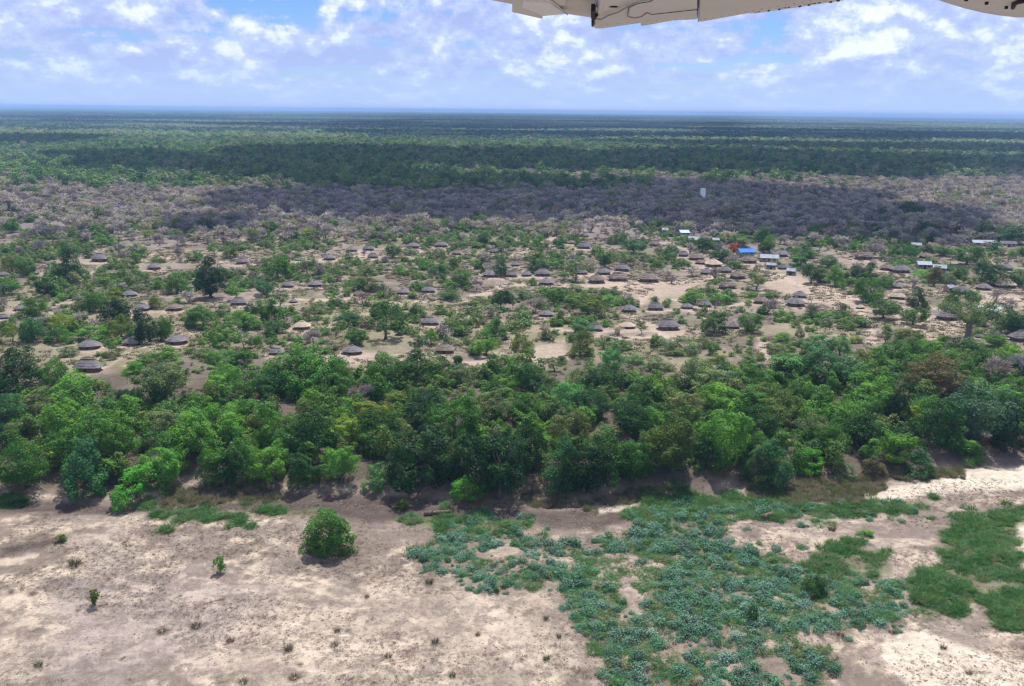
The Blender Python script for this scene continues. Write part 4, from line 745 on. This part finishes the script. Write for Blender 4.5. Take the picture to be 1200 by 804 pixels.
RM = [mesh_np('leaves', *[q if j < 2 else None for j, q in enumerate(rosette(500 + i)[:2])], CROPLEAF, False, {'tint': ('FLOAT', 'POINT', rosette(500 + i)[2])}) for i in range(6)]
rr_ = np.random.default_rng(9)
def crop_zone(u, v):
    return ('in the left arm of the crop patch' if u < 655 else 'at the bottom edge of the crop patch, left half' if v > 745 and u < 800 else 'at the bottom edge of the crop patch, right half' if v > 745 else 'in the right end of the crop patch' if u > 930
            else 'in the back of the crop patch' if v < 650 else 'in the middle of the crop patch, left half' if u < 790 else 'in the middle of the crop patch, right half')
for k, i in enumerate(big):
    o = link('leafy_shrub', RM[k % 6], None, (cx[i], cyy[i], cz[i] - .03)); s = cs_[i] * 1.25; o.scale = (s, s, s * rr_.uniform(.55, .85)); o.rotation_euler.z = rr_.uniform(0, 6.28)
    j = rr_.uniform(.7, 1.3); b = rr_.uniform(0, 1); o.scale.z *= rr_.uniform(.7, 1.4); o.color = ((.068 + .055 * b) * j, (.180 + .03 * b) * j, (.098 + .07 * b) * j, 1)
    tag(o, f'blue-green leafy plant {crop_zone(cu[i], cw[i])} on the riverbed', 'plant', f'blue-green crop plants {crop_zone(cu[i], cw[i])}')

# ------------------------------------------------------------------ scattered growth nobody could count (geometry-node instances, kind stuff)
def source(name, meshes):
    c = bpy.data.collections.new(name)
    for i, me in enumerate(meshes): c.objects.link(bpy.data.objects.new(f'{name}_{i:02d}', me))
    return c
def scatter(name, label, coll, P_, rot, scl, idx, nvar):
    me = mesh_np(name, P_, np.zeros((0, 3), np.int32), None, False, {'rot': ('FLOAT_VECTOR', 'POINT', np.stack([0 * rot, 0 * rot, rot], 1)), 'scl': ('FLOAT_VECTOR', 'POINT', scl), 'idx': ('INT', 'POINT', idx)})
    o = link(name, me); g = bpy.data.node_groups.new(name, 'GeometryNodeTree')
    g.interface.new_socket('Geometry', in_out='INPUT', socket_type='NodeSocketGeometry'); g.interface.new_socket('Geometry', in_out='OUTPUT', socket_type='NodeSocketGeometry')
    gi = N(g, 'NodeGroupInput'); go = N(g, 'NodeGroupOutput'); ip = N(g, 'GeometryNodeInstanceOnPoints'); ci = N(g, 'GeometryNodeCollectionInfo')
    ci.inputs['Collection'].default_value = coll; ci.inputs['Separate Children'].default_value = True; ci.inputs['Reset Children'].default_value = True
    ip.inputs['Pick Instance'].default_value = True
    def at(n, ty):
        a = N(g, 'GeometryNodeInputNamedAttribute', data_type=ty); a.inputs[0].default_value = n; return a.outputs[0]
    lk(g, gi.outputs[0], ip.inputs['Points']); lk(g, ci.outputs[0], ip.inputs['Instance']); lk(g, at('idx', 'INT'), ip.inputs['Instance Index'])
    e = N(g, 'FunctionNodeEulerToRotation'); lk(g, at('rot', 'FLOAT_VECTOR'), e.inputs[0]); lk(g, e.outputs[0], ip.inputs['Rotation']); lk(g, at('scl', 'FLOAT_VECTOR'), ip.inputs['Scale'])
    lk(g, ip.outputs[0], go.inputs[0])
    md = o.modifiers.new('scatter', 'NODES'); md.node_group = g
    return tag(o, label, kind='stuff')
PL = np.array(PLANTS)
def clear_of(x, y, f=1.0, extra=0.0):
    ok = np.ones(x.shape, bool)
    for px_, py_, pr in PL: ok &= (x - px_) ** 2 + (y - py_) ** 2 > (pr * f + extra) ** 2
    return ok
HP = np.array([(*ground_px(h_[0], h_[1])[:2], h_[2] * metres(h_[0], h_[1])) for h_ in HUTS])
def hut_front(x, y):
    """swept ground round each hut and before its door"""
    ok = np.ones(x.shape, bool)
    for hx, hy, hw in HP: ok &= ~((np.abs(x - hx) < .75 * hw) & (y > hy - 2.0 * hw) & (y < hy + .8 * hw))
    return ok
def wedge(n, d0, d1, r, ang=.74):
    """points spread evenly over the ground between two distances"""
    d = np.sqrt(r.uniform(d0 ** 2, d1 ** 2, n)); return r.uniform(-ang, ang, n) * d, d
def do_scatter(name, label, meshes, x, y, sx_, sz_, r, sink=.05):
    n = len(x); c = source(name + '_kinds', meshes)
    return scatter(name, label, c, np.stack([x, y, hgt(x, y) - sink], 1), r.uniform(0, 6.28, n), np.stack([sx_, sx_, sz_], 1), r.integers(0, len(meshes), n), len(meshes))
R = np.random.default_rng(21)
# rest of the crop
CROPR = leaf_mat('crop_leaves_mixed', 'RANDOM', [(0, (.042, .125, .065)), (.3, (.075, .205, .115)), (.6, (.115, .235, .17)), (.8, (.06, .17, .06)), (.93, (.10, .17, .05)), (1, (.17, .14, .09))], .15, .5)
rm2 = [m_.copy() for m_ in RM]
for m_ in rm2: m_.materials.clear(); m_.materials.append(CROPR)
do_scatter('crop_undergrowth', 'blue-green leafy plants further back in the crop patch', rm2, cx[rest], cyy[rest], cs_[rest] * 1.22, cs_[rest] * R.uniform(.4, 1.25, len(rest)), R, .03)
# grass strips
GRM = leaf_mat('grass_blades', 'RANDOM', [(0, (.045, .130, .042)), (.4, (.08, .205, .075)), (.75, (.13, .25, .12)), (1, (.18, .19, .11))], .4, .6)
gm = [blade_mesh(GRM, 600 + i, 60, .5, 1.9, .035) for i in range(4)]
def in_polys(polys, n, nscale, amp, r, box=(-110, 150, 84, 190)):
    x = r.uniform(box[0], box[1], n); y = r.uniform(box[2], box[3], n); u, w = project(x, y, hgt(x, y)); sd = np.full(n, -1e9)
    for p in polys: sd = np.maximum(sd, poly_sd(u, w, p))
    k = sd + (fbm(x / nscale, y / nscale, 51, 3) - .5) * amp > 0; return x[k], y[k]
gx, gy = in_polys(GRASS, 130000, 3, 42, R); kk = (fbm(gx / 2.2, gy / 2.2, 57, 3) > .37) & (R.uniform(size=len(gx)) < .85); gx, gy = gx[kk], gy[kk]
do_scatter('green_grass', 'green grass growing in strips along the riverbed', gm, gx, gy, R.uniform(.5, 1.5, len(gx)), .2 + .9 * R.uniform(size=len(gx)) ** 2, R)
gx, gy = in_polys(CROP, 42000, 4, 20, R); kk = fbm(gx / 6, gy / 6, 55, 3) > .42
do_scatter('weeds', 'thin green weeds between the crop plants', gm, gx[kk], gy[kk], R.uniform(.6, 1.2, kk.sum()), R.uniform(.2, .5, kk.sum()), R)
RDM = leaf_mat('reed_blades', 'RANDOM', [(0, (.20, .17, .16)), (.35, (.30, .26, .24)), (.55, (.20, .19, .15)), (.75, (.12, .155, .075)), (1, (.085, .14, .055))], .35, .8)
rdm = [blade_mesh(RDM, 620 + i, 70, .35, 1.0, .022) for i in range(4)]
gx, gy = in_polys(REEDS, 90000, 3, 16, R)
do_scatter('dry_reeds', 'dry brownish reeds at the foot of the river bank', rdm, gx, gy, R.uniform(.8, 1.4, len(gx)), .35 + 1.0 * R.uniform(size=len(gx)) ** 1.5, R)
# dead stubble over the sand
STM = leaf_mat('stubble', 'RANDOM', [(0, (.075, .058, .05)), (.5, (.15, .12, .10)), (.8, (.26, .215, .17)), (1, (.10, .105, .05))], .1, .9)
stm = [blade_mesh(STM, 640 + i, 34, .45, 1.6, .022) for i in range(4)]
x = R.uniform(-85, 100, 46000); y = 84 + 82 * R.uniform(0, 1, 46000); f_ = fbm(x / 14, y / 6, 66, 4) + .25 * (fbm(x / 3, y / 1.6, 67, 3) - .5) + .16 * (R.uniform(size=46000) - .5); k = (f_ > .52) & (y < bank_y(x) + 4) & clear_of(x, y, .4)
do_scatter('dead_stubble', 'sparse dead stubble and twigs over the sandy riverbed', stm, x[k], y[k], R.uniform(.15, .5, k.sum()) * (1 + (R.uniform(size=k.sum()) < .04) * 1.3), R.uniform(.08, .24, k.sum()), R, .02)
# pebbles and clods
CLOD = plain('clods', [(.3, (.11, .088, .074)), (.7, (.27, .222, .18))], .7, .95, .05)
def clod(seed):
    r = np.random.default_rng(seed); b = bpy.data.meshes.new('clod'); import bmesh
    bm = bmesh.new(); bmesh.ops.create_icosphere(bm, subdivisions=1, radius=.5)
    for v_ in bm.verts: v_.co *= r.uniform(.7, 1.2); v_.co.z *= .6
    bm.to_mesh(b); bm.free(); b.materials.append(CLOD); return b
x = R.uniform(-85, 110, 60000); y = 84 + 80 * R.uniform(0, 1, 60000); k = (fbm(x / 7, y / 4, 68, 4) + .2 * R.uniform(size=60000) > .56) & (y < bank_y(x) + 2); s = .10 + .34 * R.uniform(size=k.sum()) ** 4
do_scatter('gravel', 'small clods and stones on the sandy riverbed', [clod(i) for i in range(4)], x[k], y[k], s, s * .9, R, .02)
# undergrowth in the river woods and small shrubs of the village
def low_crowns(mat, seeds, n, leaf, **k):
    return [crown_mesh('low', mat, s, lobes=7, n=n, rad=(.2, .32), leaf=leaf, **k) for s in seeds]
UND = leaf_mat('undergrowth_leaves', 'RANDOM', [(0, (.032, .09, .02)), (.3, (.06, .165, .028)), (.6, (.10, .23, .034)), (.8, (.105, .15, .045)), (1, (.052, .13, .044))], .2)
um = low_crowns(UND, range(700, 705), 1100, .034, z0=-.05, mid=.45)
n = 12000; x = R.uniform(-190, 190, n); y = R.uniform(150, 262, n); by = bank_y(x); dd = y - by; u, w = project(x, y, hgt(x, y))
back = 54 + (fbm(x / 28, y / 28, 71, 3) - .5) * 55
keep = (dd > 3 + 5 * R.uniform(size=n)) & (dd < back) & (R.uniform(size=n) < .36) & (np.minimum.reduce([-poly_sd(u, w, p) for p in CLEARINGS]) > 4) & clear_of(x, y, .2) & hut_front(x, y)
s = 1.5 + 4.6 * R.uniform(size=keep.sum()) ** 1.3
do_scatter('undergrowth', 'tangled green shrubs filling gaps in the river woods', um, x[keep], y[keep], s, s * R.uniform(.6, 1.15, keep.sum()), R)
VS = leaf_mat('village_shrub_leaves', 'RANDOM', [(0, (.04, .105, .024)), (.3, (.078, .18, .03)), (.5, (.125, .18, .07)), (.7, (.105, .235, .04)), (.85, (.175, .185, .11)), (1, (.06, .15, .046))], .2)
vm = low_crowns(VS, range(710, 715), 520, .050, z0=-.08, mid=.45)
x, y = wedge(19000, 200, 540, R); u, w = project(x, y, hgt(x, y)); dd = y - bank_y(x)
path_d = np.full(len(x), 1e9)
for pts, wd in PATHS: path_d = np.minimum(path_d, line_d(x, y, np.array([ground_px(*q)[:2] for q in pts])) - wd)
mask = fbm(x / 26, y / 34, 72, 4)
keep = (dd > 45) & (mask > .495) & (path_d > 1.2) & (np.minimum.reduce([-poly_sd(u, w, p) for p in CLEARINGS]) > 2) & clear_of(x, y, .9, .5) & hut_front(x, y)
s = R.uniform(.8, 3.9, keep.sum()) * (1 + (R.uniform(size=keep.sum()) < .06))
do_scatter('village_shrubbery', 'low green shrubs and weeds between the huts', vm, x[keep], y[keep], s, s * R.uniform(.45, .85, keep.sum()), R)
# grass tussocks and rubbish-brown weeds on village soil
x, y = wedge(48000, 195, 480, R); dd = y - bank_y(x); keep = (dd > 30) & (fbm(x / 12, y / 15, 73, 4) > .47) & clear_of(x, y, .8)
VG = leaf_mat('village_grass', 'RANDOM', [(0, (.10, .095, .05)), (.4, (.17, .145, .09)), (.7, (.08, .115, .04)), (1, (.20, .165, .13))], .1, .9)
vg = [blade_mesh(VG, 660 + i, 30, .7, .9, .05) for i in range(3)]
do_scatter('village_grass', 'thin dry grass over the village soil', vg, x[keep], y[keep], R.uniform(.6, 1.5, keep.sum()), R.uniform(.2, .6, keep.sum()), R, .02)

# leafless scrub behind the village
SCR = leaf_mat('scrub_twigs', 'RANDOM', [(0, (.20, .175, .21)), (.35, (.32, .285, .325)), (.7, (.45, .405, .43)), (.86, (.38, .345, .30)), (1, (.20, .25, .11))], .2, .9)
def low_bare(seed, mat, n=210, w=.022):
    r = np.random.default_rng(seed); d = unit(r.normal(size=(n, 3)) * np.array([1, 1, .6]) + np.array([0, 0, .5])); k = 6; cs = r.uniform(-.28, .28, (k, 3)); cs[:, 2] = r.uniform(.35, .65, k)
    b = cs[r.integers(0, k, n)]; t0 = b + d * .06; L = r.uniform(.10, .32, n); t1 = b + d * L[:, None]; s = unit(np.cross(d, r.normal(size=(n, 3)))) * w
    v = [np.stack([t0 - s * .6, t0 + s * .6, t1 + s, t1 - s], 1).reshape(-1, 3)]; m_ = 14
    p0 = np.zeros((m_, 3)); p1 = cs[r.integers(0, k, m_)] + r.normal(0, .05, (m_, 3)); s2 = unit(r.normal(size=(m_, 3)) * np.array([1, 1, .1])) * .022
    v.append(np.stack([p0 - s2, p0 + s2, p1 + s2 * .5, p1 - s2 * .5], 1).reshape(-1, 3)); v = np.concatenate(v); v[:, 2] = np.clip(v[:, 2], -.02, 1)
    return mesh_np('bare', v, np.arange(len(v)).reshape(-1, 4), mat, False, {'tint': ('FLOAT', 'POINT', np.repeat(np.clip(r.normal(.5, .2, n + m_), 0, 1), 4))})
bmx = [low_bare(800 + i, SCR) for i in range(6)]
x, y = wedge(40000, 430, 1180, R)
def forest_line(x, y): return 905 + (fbm(x / 160, y / 160, 81, 4) - .5) * 460 - 130 * sstep(-60, -330, x) * 1.0 + 160 * sstep(150, 500, x)
fl = forest_line(x, y)
edge = 470 + (fbm(x / 70, y / 70, 82, 4) - .5) * 170 + 40 * np.exp(-((x - 60) / 150) ** 2)
pr = sstep(edge - 70, edge + 70, y) * (.45 + .55 * sstep(.36, .5, fbm(x / 45, y / 45, 83, 3))) * sstep(fl + 200, fl - 120, y)
keep = (R.uniform(size=len(x)) < pr) & clear_of(x, y, .7)
x, y = x[keep], y[keep]; x2, y2 = wedge(520, 255, 520, R); k2 = (y2 - bank_y(x2) > 70) & clear_of(x2, y2, .9, 1.0) & hut_front(x2, y2) & (fbm(x2 / 30, y2 / 30, 88, 3) > .46); x = np.concatenate([x, x2[k2]]); y = np.concatenate([y, y2[k2]]); keep = np.ones(len(x), bool)
s = 3.2 + 6.5 * R.uniform(size=keep.sum()) ** 1.4; s[-k2.sum():] *= .75
do_scatter('leafless_scrub', 'grey leafless scrub trees covering the land behind the village', bmx, x[keep], y[keep], s, s * R.uniform(.65, 1.0, keep.sum()), R)
SGM = leaf_mat('scrub_green', 'RANDOM', [(0, (.045, .085, .03)), (.4, (.09, .12, .045)), (.7, (.12, .155, .055)), (1, (.06, .12, .04))], .2)
sg = low_crowns(SGM, range(720, 725), 420, .055, z0=.0, mid=.5)
x, y = wedge(4200, 450, 1150, R); keep = (fbm(x / 80, y / 80, 84, 3) > .50) & clear_of(x, y, .9); s = R.uniform(3, 7.5, keep.sum())
do_scatter('scrub_greenery', 'scattered green crowns within the leafless scrub', sg, x[keep], y[keep], s, s * R.uniform(.6, .9, keep.sum()), R)
# forest: single crowns to 1.7 km, then groves
FCOL = [(0, (.030, .080, .026)), (.3, (.060, .145, .038)), (.55, (.105, .215, .05)), (.75, (.155, .265, .065)), (.88, (.18, .225, .10)), (1, (.28, .27, .22))]
FOR = leaf_mat('forest_leaves', 'RANDOM', FCOL, .2)
fm_ = low_crowns(FOR, range(730, 738), 330, .060, z0=.05, mid=.5)
x, y = wedge(54000, 680, 1900, R); fl = forest_line(x, y)
keep = (R.uniform(size=len(x)) < sstep(fl - 190, fl + 110, y) * (.45 + .55 * sstep(.34, .46, fbm(x / 110, y / 110, 85, 3))))
s = R.uniform(6, 13.5, keep.sum())
do_scatter('forest_trees', 'green woodland crowns beyond the scrub', fm_, x[keep], y[keep], s, s * R.uniform(.6, 1.0, keep.sum()), R)
GROVE = leaf_mat('grove_leaves', 'ATTR', None, .2)
def grove(seed, size, count, per, leaf, pal):
    r = np.random.default_rng(seed); V = []; T = []; Cc = []
    for i in range(count):
        q = r.uniform(-.5, .5, 2) * size; w_ = r.uniform(6, 14); h_ = w_ * r.uniform(.6, .95)
        d = unit(r.normal(size=(per, 3)) + np.array([0, 0, .5])); P_ = np.array([q[0], q[1], h_ * .5]) + d * np.array([w_ / 2, w_ / 2, h_ / 2]) * r.uniform(.75, 1.05, per)[:, None]
        v, _ = quads(P_, unit(d + r.normal(0, .35, (per, 3))), w_ * leaf * r.uniform(.7, 1.3, per), .8, r); V.append(v); T.append(np.repeat(np.clip(r.normal(.5, .15, per), 0, 1), 4))
        c = np.array(pal[r.integers(0, len(pal))]) * r.uniform(.8, 1.2); Cc.append(np.tile([*c, 1], (4 * per, 1)))
    V = np.concatenate(V); return mesh_np('grove', V, np.arange(len(V)).reshape(-1, 4), GROVE, False, {'tint': ('FLOAT', 'POINT', np.concatenate(T)), 'col': ('FLOAT_COLOR', 'POINT', np.concatenate(Cc))})
pa = [(.028, .076, .032), (.048, .115, .042), (.075, .155, .052), (.040, .098, .048)]; pb_ = [(.16, .27, .075), (.22, .285, .13), (.135, .24, .066), (.27, .27, .20)]
grs = [grove(840 + i, 110, 105, 46, .14, pa) for i in range(4)] + [grove(850 + i, 110, 85, 46, .14, pb_) for i in range(3)]
def grove_points(d0, d1, step, r, keepf=1.0):
    X_ = []; Y_ = []
    yy = d0
    while yy < d1:
        hw = .74 * yy; xx = np.arange(-hw, hw, step); X_.append(xx + r.uniform(-.3, .3, len(xx)) * step); Y_.append(yy + r.uniform(-.3, .3, len(xx)) * step); yy += step
    return np.concatenate(X_), np.concatenate(Y_)
x, y = grove_points(1880, 6200, 92, R); lightness = fbm(x / 900, y / 500, 86, 4) + .15 * (R.uniform(size=len(x)) - .5)
idx = np.where(lightness > .53, 4 + R.integers(0, 3, len(x)), R.integers(0, 4, len(x))); one = np.ones(len(x))
scatter('far_forest', 'dense woodland stretching over the plain', source('far_forest_kinds', grs), np.stack([x, y, hgt(x, y)], 1), R.uniform(0, 6.28, len(x)), np.stack([one, one, one], 1), idx, 7)
grf = [grove(860 + i, 260, 150, 12, .34, pa) for i in range(3)] + [grove(870 + i, 260, 110, 12, .34, pb_) for i in range(2)]
x, y = grove_points(6150, 24000, 250, R); lightness = fbm(x / 2500, y / 1200, 87, 4) + .12 * (R.uniform(size=len(x)) - .5)
idx = np.where(lightness > .53, 3 + R.integers(0, 2, len(x)), R.integers(0, 3, len(x))); one = np.ones(len(x)) * 1.1
scatter('horizon_forest', 'far woodland fading towards the horizon', source('horizon_forest_kinds', grf), np.stack([x, y, hgt(x, y)], 1), R.uniform(0, 6.28, len(x)), np.stack([one, one, one], 1), idx, 5)

# ------------------------------------------------------------------ cumulus clouds overhead: they cast the dark bands over scrub and forest
CLOUDM, t_, o_ = material('cloud_white')
cd = N(t_, 'ShaderNodeBsdfDiffuse'); cd.inputs[0].default_value = (.9, .9, .92, 1); ct = N(t_, 'ShaderNodeBsdfTranslucent'); ct.inputs[0].default_value = (.9, .9, .92, 1)
cm_ = N(t_, 'ShaderNodeMixShader'); cm_.inputs[0].default_value = .45; lk(t_, cd.outputs[0], cm_.inputs[1]); lk(t_, ct.outputs[0], cm_.inputs[2]); lk(t_, cm_.outputs[0], o_.inputs[0])
import bmesh
def cloud(poly, alt, puff, count, seed, label):
    """poly: photo pixels of the ground the cloud shades"""
    r = np.random.default_rng(seed); g = np.array([flat_px(u, v) for u, v in poly]); off = np.array([SUN_DIR.x, SUN_DIR.y]) / SUN_DIR.z * alt
    lo, hi = g.min(0), g.max(0); pts = []
    k = 0
    while len(pts) < count and k < 20000:
        k += 1; q = lo + (hi - lo) * r.uniform(size=2)
        if poly_sd(np.array([q[0]]), np.array([q[1]]), g)[0] > -puff * .3 and fbm(q[0] / (9 * puff), q[1] / (6 * puff), seed + 60, 3) > .39 + .02 * (seed > 1): pts.append(q)
    bm = bmesh.new()
    for q in pts:
        s = puff * r.uniform(.55, 1.25)
        mtx = Matrix.Translation((q[0] + off[0], q[1] + off[1], alt + r.uniform(0, .5) * puff)) @ Matrix.Diagonal((s, s * r.uniform(.7, 1.1), s * r.uniform(.45, .8), 1))
        bmesh.ops.create_icosphere(bm, subdivisions=2, radius=1.0, matrix=mtx)
    for v_ in bm.verts: v_.co += Vector(r.normal(0, puff * .05, 3))
    me = bpy.data.meshes.new('cloud'); bm.to_mesh(me); bm.free(); me.materials.append(CLOUDM); me.polygons.foreach_set('use_smooth', [True] * len(me.polygons))
    tag(link('cloud', me), label, kind='stuff')
cloud([(235, 268), (300, 244), (330, 224), (420, 217), (600, 220), (830, 224), (1000, 238), (1085, 252), (1110, 280), (900, 285), (760, 281), (560, 277), (400, 281), (280, 283)], 1250, 38, 330, 1, 'low cumulus cloud shading the middle of the scrub')
cloud([(60, 190), (200, 186), (420, 181), (700, 186), (860, 184), (1260, 198), (1260, 212), (1000, 209), (850, 205), (600, 208), (420, 216), (280, 216), (180, 202)], 1250, 75, 270, 2, 'wide cumulus cloud shading the near forest')
cloud([(-80, 165), (60, 165), (70, 172), (0, 176), (-80, 178)], 1250, 90, 60, 3, 'small cumulus cloud shading the forest far left')
cloud([(420, 158), (700, 160), (1000, 168), (1260, 176), (1260, 185), (900, 178), (760, 174), (560, 166), (420, 164)], 1400, 130, 190, 4, 'long cumulus cloud shading the middle distance')
cloud([(60, 139), (300, 140), (600, 144), (860, 148), (700, 153), (440, 153), (200, 146), (60, 145)], 1500, 260, 160, 5, 'broad cumulus cloud over the far left plain')
cloud([(820, 153), (1260, 163), (1260, 170), (900, 160)], 1500, 220, 95, 6, 'long thin cumulus cloud over the far right plain')

# ------------------------------------------------------------------ aircraft wing overhead (seen from below, just in frame)
PAINT = plain('cream_paint', [(.3, (.66, .635, .63)), (.7, (.72, .695, .69))], 2.0, .42, .5, 4)
PALE = plain('white_paint', [(.3, (.84, .85, .88)), (.7, (.90, .91, .94))], 2.0, .35, .5, 4)
DARK = plain('dark_rubber', [(.3, (.012, .012, .012)), (.7, (.03, .03, .03))], 6, .6, .3)
METAL = plain('bare_metal', [(.3, (.35, .36, .38)), (.7, (.5, .51, .53))], 20, .35, .5, metal=.8)
WZ = .47                                    # wing underside above the lens
def wp(u, v, dz=0.0): x, y = flat_px(u, v, CAM_H + WZ + dz); return (x, y, CAM_H + WZ + dz)
wing = empty('aircraft_wing', wp(780, -60))
def plate(name, px, dz, th, mat, parent=wing, bev=.006):
    lo = [wp(u, v, dz) for u, v in px]; hi = [(a, b, c + th) for a, b, c in lo]
    mb = MB().prism(lo, hi); o = mb.build(name, mat, None)
    o.parent = parent; o.matrix_parent_inverse = Matrix.Translation(-Vector(wing.location)) if parent is wing else Matrix.Translation(-Vector(wing.location))
    b = o.modifiers.new('edge', 'BEVEL'); b.width = bev; b.segments = 2; b.limit_method = 'ANGLE'
    return o
skin = plate('wing_skin', [(556, -3), (600, 5), (640, 10), (664, 16.5), (694, 21), (720, 17), (760, 12), (817, 10), (900, 1), (1010, -14), (1150, -60), (1150, -260), (560, -260)], .03, .10, PAINT)
tip = plate('wing_tip', [(560, -10), (600, 3.5), (600, 14.5), (618, 18.5), (636, 22.5), (636, 13), (645, 8), (664, 6), (664, -10)], .012, .016, PAINT)
plate('tip_window', [(613, 3), (645, 5), (662, 16.5), (636, 19), (628, 15), (612, 9)], .006, .010, PALE, wing, .002)
flap = plate('flap', [(693, 24), (694, 31), (697, 33.5), (706, 33.5), (750.5, 27.2), (751, 31), (790, 24), (817.2, 22.8), (817.2, -40), (712, -40), (704, 6), (700, 12), (701, 19)], -.035, .05, PAINT)
plate('flap_inner_panel', [(736, 20), (738, 8), (760, 0), (817, -4), (817, 11), (760, 16), (752, 19.5), (744, 21.5)], -.042, .008, PAINT, wing, .003)
ail = plate('aileron', [(819, -30), (819, 25.8), (825, 25.2), (870, 17), (900, 12), (940, 6), (990, -1), (1000, -30)], -.03, .05, PAINT)
strip = plate('seal_strip', [(876, 15.6), (884, 16), (930, 9.6), (990, 0.3), (1010, -4), (1008, -9), (960, 0.5), (900, 11)], -.024, .03, PALE, wing, .002)
for k in range(22):
    a = k / 21; u = 886 + 106 * a + 2 * math.sin(k * 5.3); v = 14.2 - 15.2 * a + 1.2 * math.sin(k * 2.7) - .6; du = 1.2 + .9 * abs(math.sin(k * 3.1))
    plate('seal_hole', [(u - du, v + .3), (u + du, v - .3), (u + du, v + .9), (u - du, v + 1.3)], -.027, .004, DARK, wing, .0005)
plate('hinge_bracket', [(692.5, 13), (697, 13), (698, 16), (696, 19), (699, 23), (696, 25), (692.5, 22)], -.045, .03, DARK, wing, .002)
plate('hinge_pin', [(693, 26), (696, 26), (697, 29), (695, 32), (693, 31)], -.045, .02, DARK, wing, .002)
def cable(px, rad, name, mat, dz):
    o = MB().tube([wp(u, v, dz) for u, v in px], [rad] * len(px), 6).build(name, mat, None, True); o.parent = wing; o.matrix_parent_inverse = Matrix.Translation(-Vector(wing.location)); return o
cable([(699, 22), (704, 23), (708, 21), (713, 18), (725, 14), (737, 7), (747, 2), (760, 0)], .0035, 'control_rod', METAL, -.05)
cable([(735, 19), (737, 9), (748, 4), (762, 2), (768, -2)], .0016, 'panel_seam', DARK, -.046)
cable([(736, 19.5), (744, 21.3), (752, 19.5), (758, 15), (764, 17), (817, 11.3)], .0016, 'panel_seam', DARK, -.046)
cable([(645, 0), (665, 17)], .004, 'rib_seam', PAINT, .008)
cable([(818, -20), (818.2, 25.4)], .0025, 'panel_seam', DARK, -.032)
def disc(u, v, rad, name, mat, dz, parent=wing):
    c = wp(u, v, dz); n_ = 14; pts = [(c[0] + rad * math.cos(6.2832 * i / n_), c[1] + rad * math.sin(6.2832 * i / n_), c[2]) for i in range(n_)]
    o = MB().prism(pts, [(a, b, z_ + .02) for a, b, z_ in pts]).build(name, mat, None); o.parent = wing; o.matrix_parent_inverse = Matrix.Translation(-Vector(wing.location)); return o
disc(719, 8.5, .022, 'drain_ring', METAL, -.0372); disc(719, 8.5, .015, 'drain_hole', DARK, -.0392)
for k in range(14): disc(826 + 9.5 * k, 22.5 - 1.62 * k, .0028, 'rivet', METAL, -.0325)
for k in range(9): disc(712 + 11.5 * k, 28.5 - .75 * k, .0028, 'rivet', METAL, -.0375)
# rounded leading-edge body further right
def hull():
    vs = []; fs = []; nu = 24; prof = [(1085, -6), (1095, 1), (1110, 6.2), (1130, 12.2), (1150, 17), (1170, 20.4), (1190, 22.6), (1215, 23.4), (1260, 21), (1330, 10)]
    ed = [np.array(wp(u, v, .02)) for u, v in prof]; bk = [np.array(wp(u, -330, .02)) for u, v in prof]
    for e, b in zip(ed, bk):
        d = (b - e); L = np.linalg.norm(d); d /= L
        for j in range(nu):                               # underside, nose radius, upper skin
            a = j / (nu - 1)
            if a < .5: q = b + (e - b) * (a / .5) ** .6; z = 0
            else: q = e + (b - e) * ((a - .5) / .5) ** 1.4; z = .16 * math.sin(min(1, (a - .5) * 2.6) * math.pi / 2)
            vs.append((q[0], q[1], q[2] + z))
    for i in range(len(prof) - 1):
        for j in range(nu - 1): fs.append((i * nu + j, i * nu + j + 1, (i + 1) * nu + j + 1, (i + 1) * nu + j))
    o = MB().add(vs, fs).build('root_fairing', PAINT, None, True); o.parent = wing; o.matrix_parent_inverse = Matrix.Translation(-Vector(wing.location))
hull()
for (u, v) in ((1132, 1.5), (1156, 5.5), (1179, 10.5)): disc(u, v, .008, 'rivet', DARK, .008)
cable([(1187, 9), (1188, 5), (1193, 2.5), (1200, 1), (1215, -1)], .010, 'vent_lip', DARK, .012)
plate('vent_cover', [(1190, 9), (1192, 5), (1215, 2), (1230, 14), (1205, 13)], .008, .01, PAINT, wing, .002)
tag(wing, 'cream underside of an aircraft wing with flap and hinge across the top edge', 'aircraft wing')

# ------------------------------------------------------------------ the air
hz = MB().box(-46000, 46000, -4500, 61000, -6, 78).build('haze', None)
hm, t_, o_ = material('haze_air'); pv = N(t_, 'ShaderNodeVolumePrincipled'); pv.inputs['Color'].default_value = (.38, .61, 1.0, 1); pv.inputs['Density'].default_value = 1.05e-4; pv.inputs['Anisotropy'].default_value = .1
lk(t_, pv.outputs[0], o_.inputs['Volume']); hz.data.materials.append(hm); tag(hz, 'thin blue haze over the plain', kind='stuff')
hm.cycles.homogeneous_volume = True if hasattr(hm.cycles, 'homogeneous_volume') else True
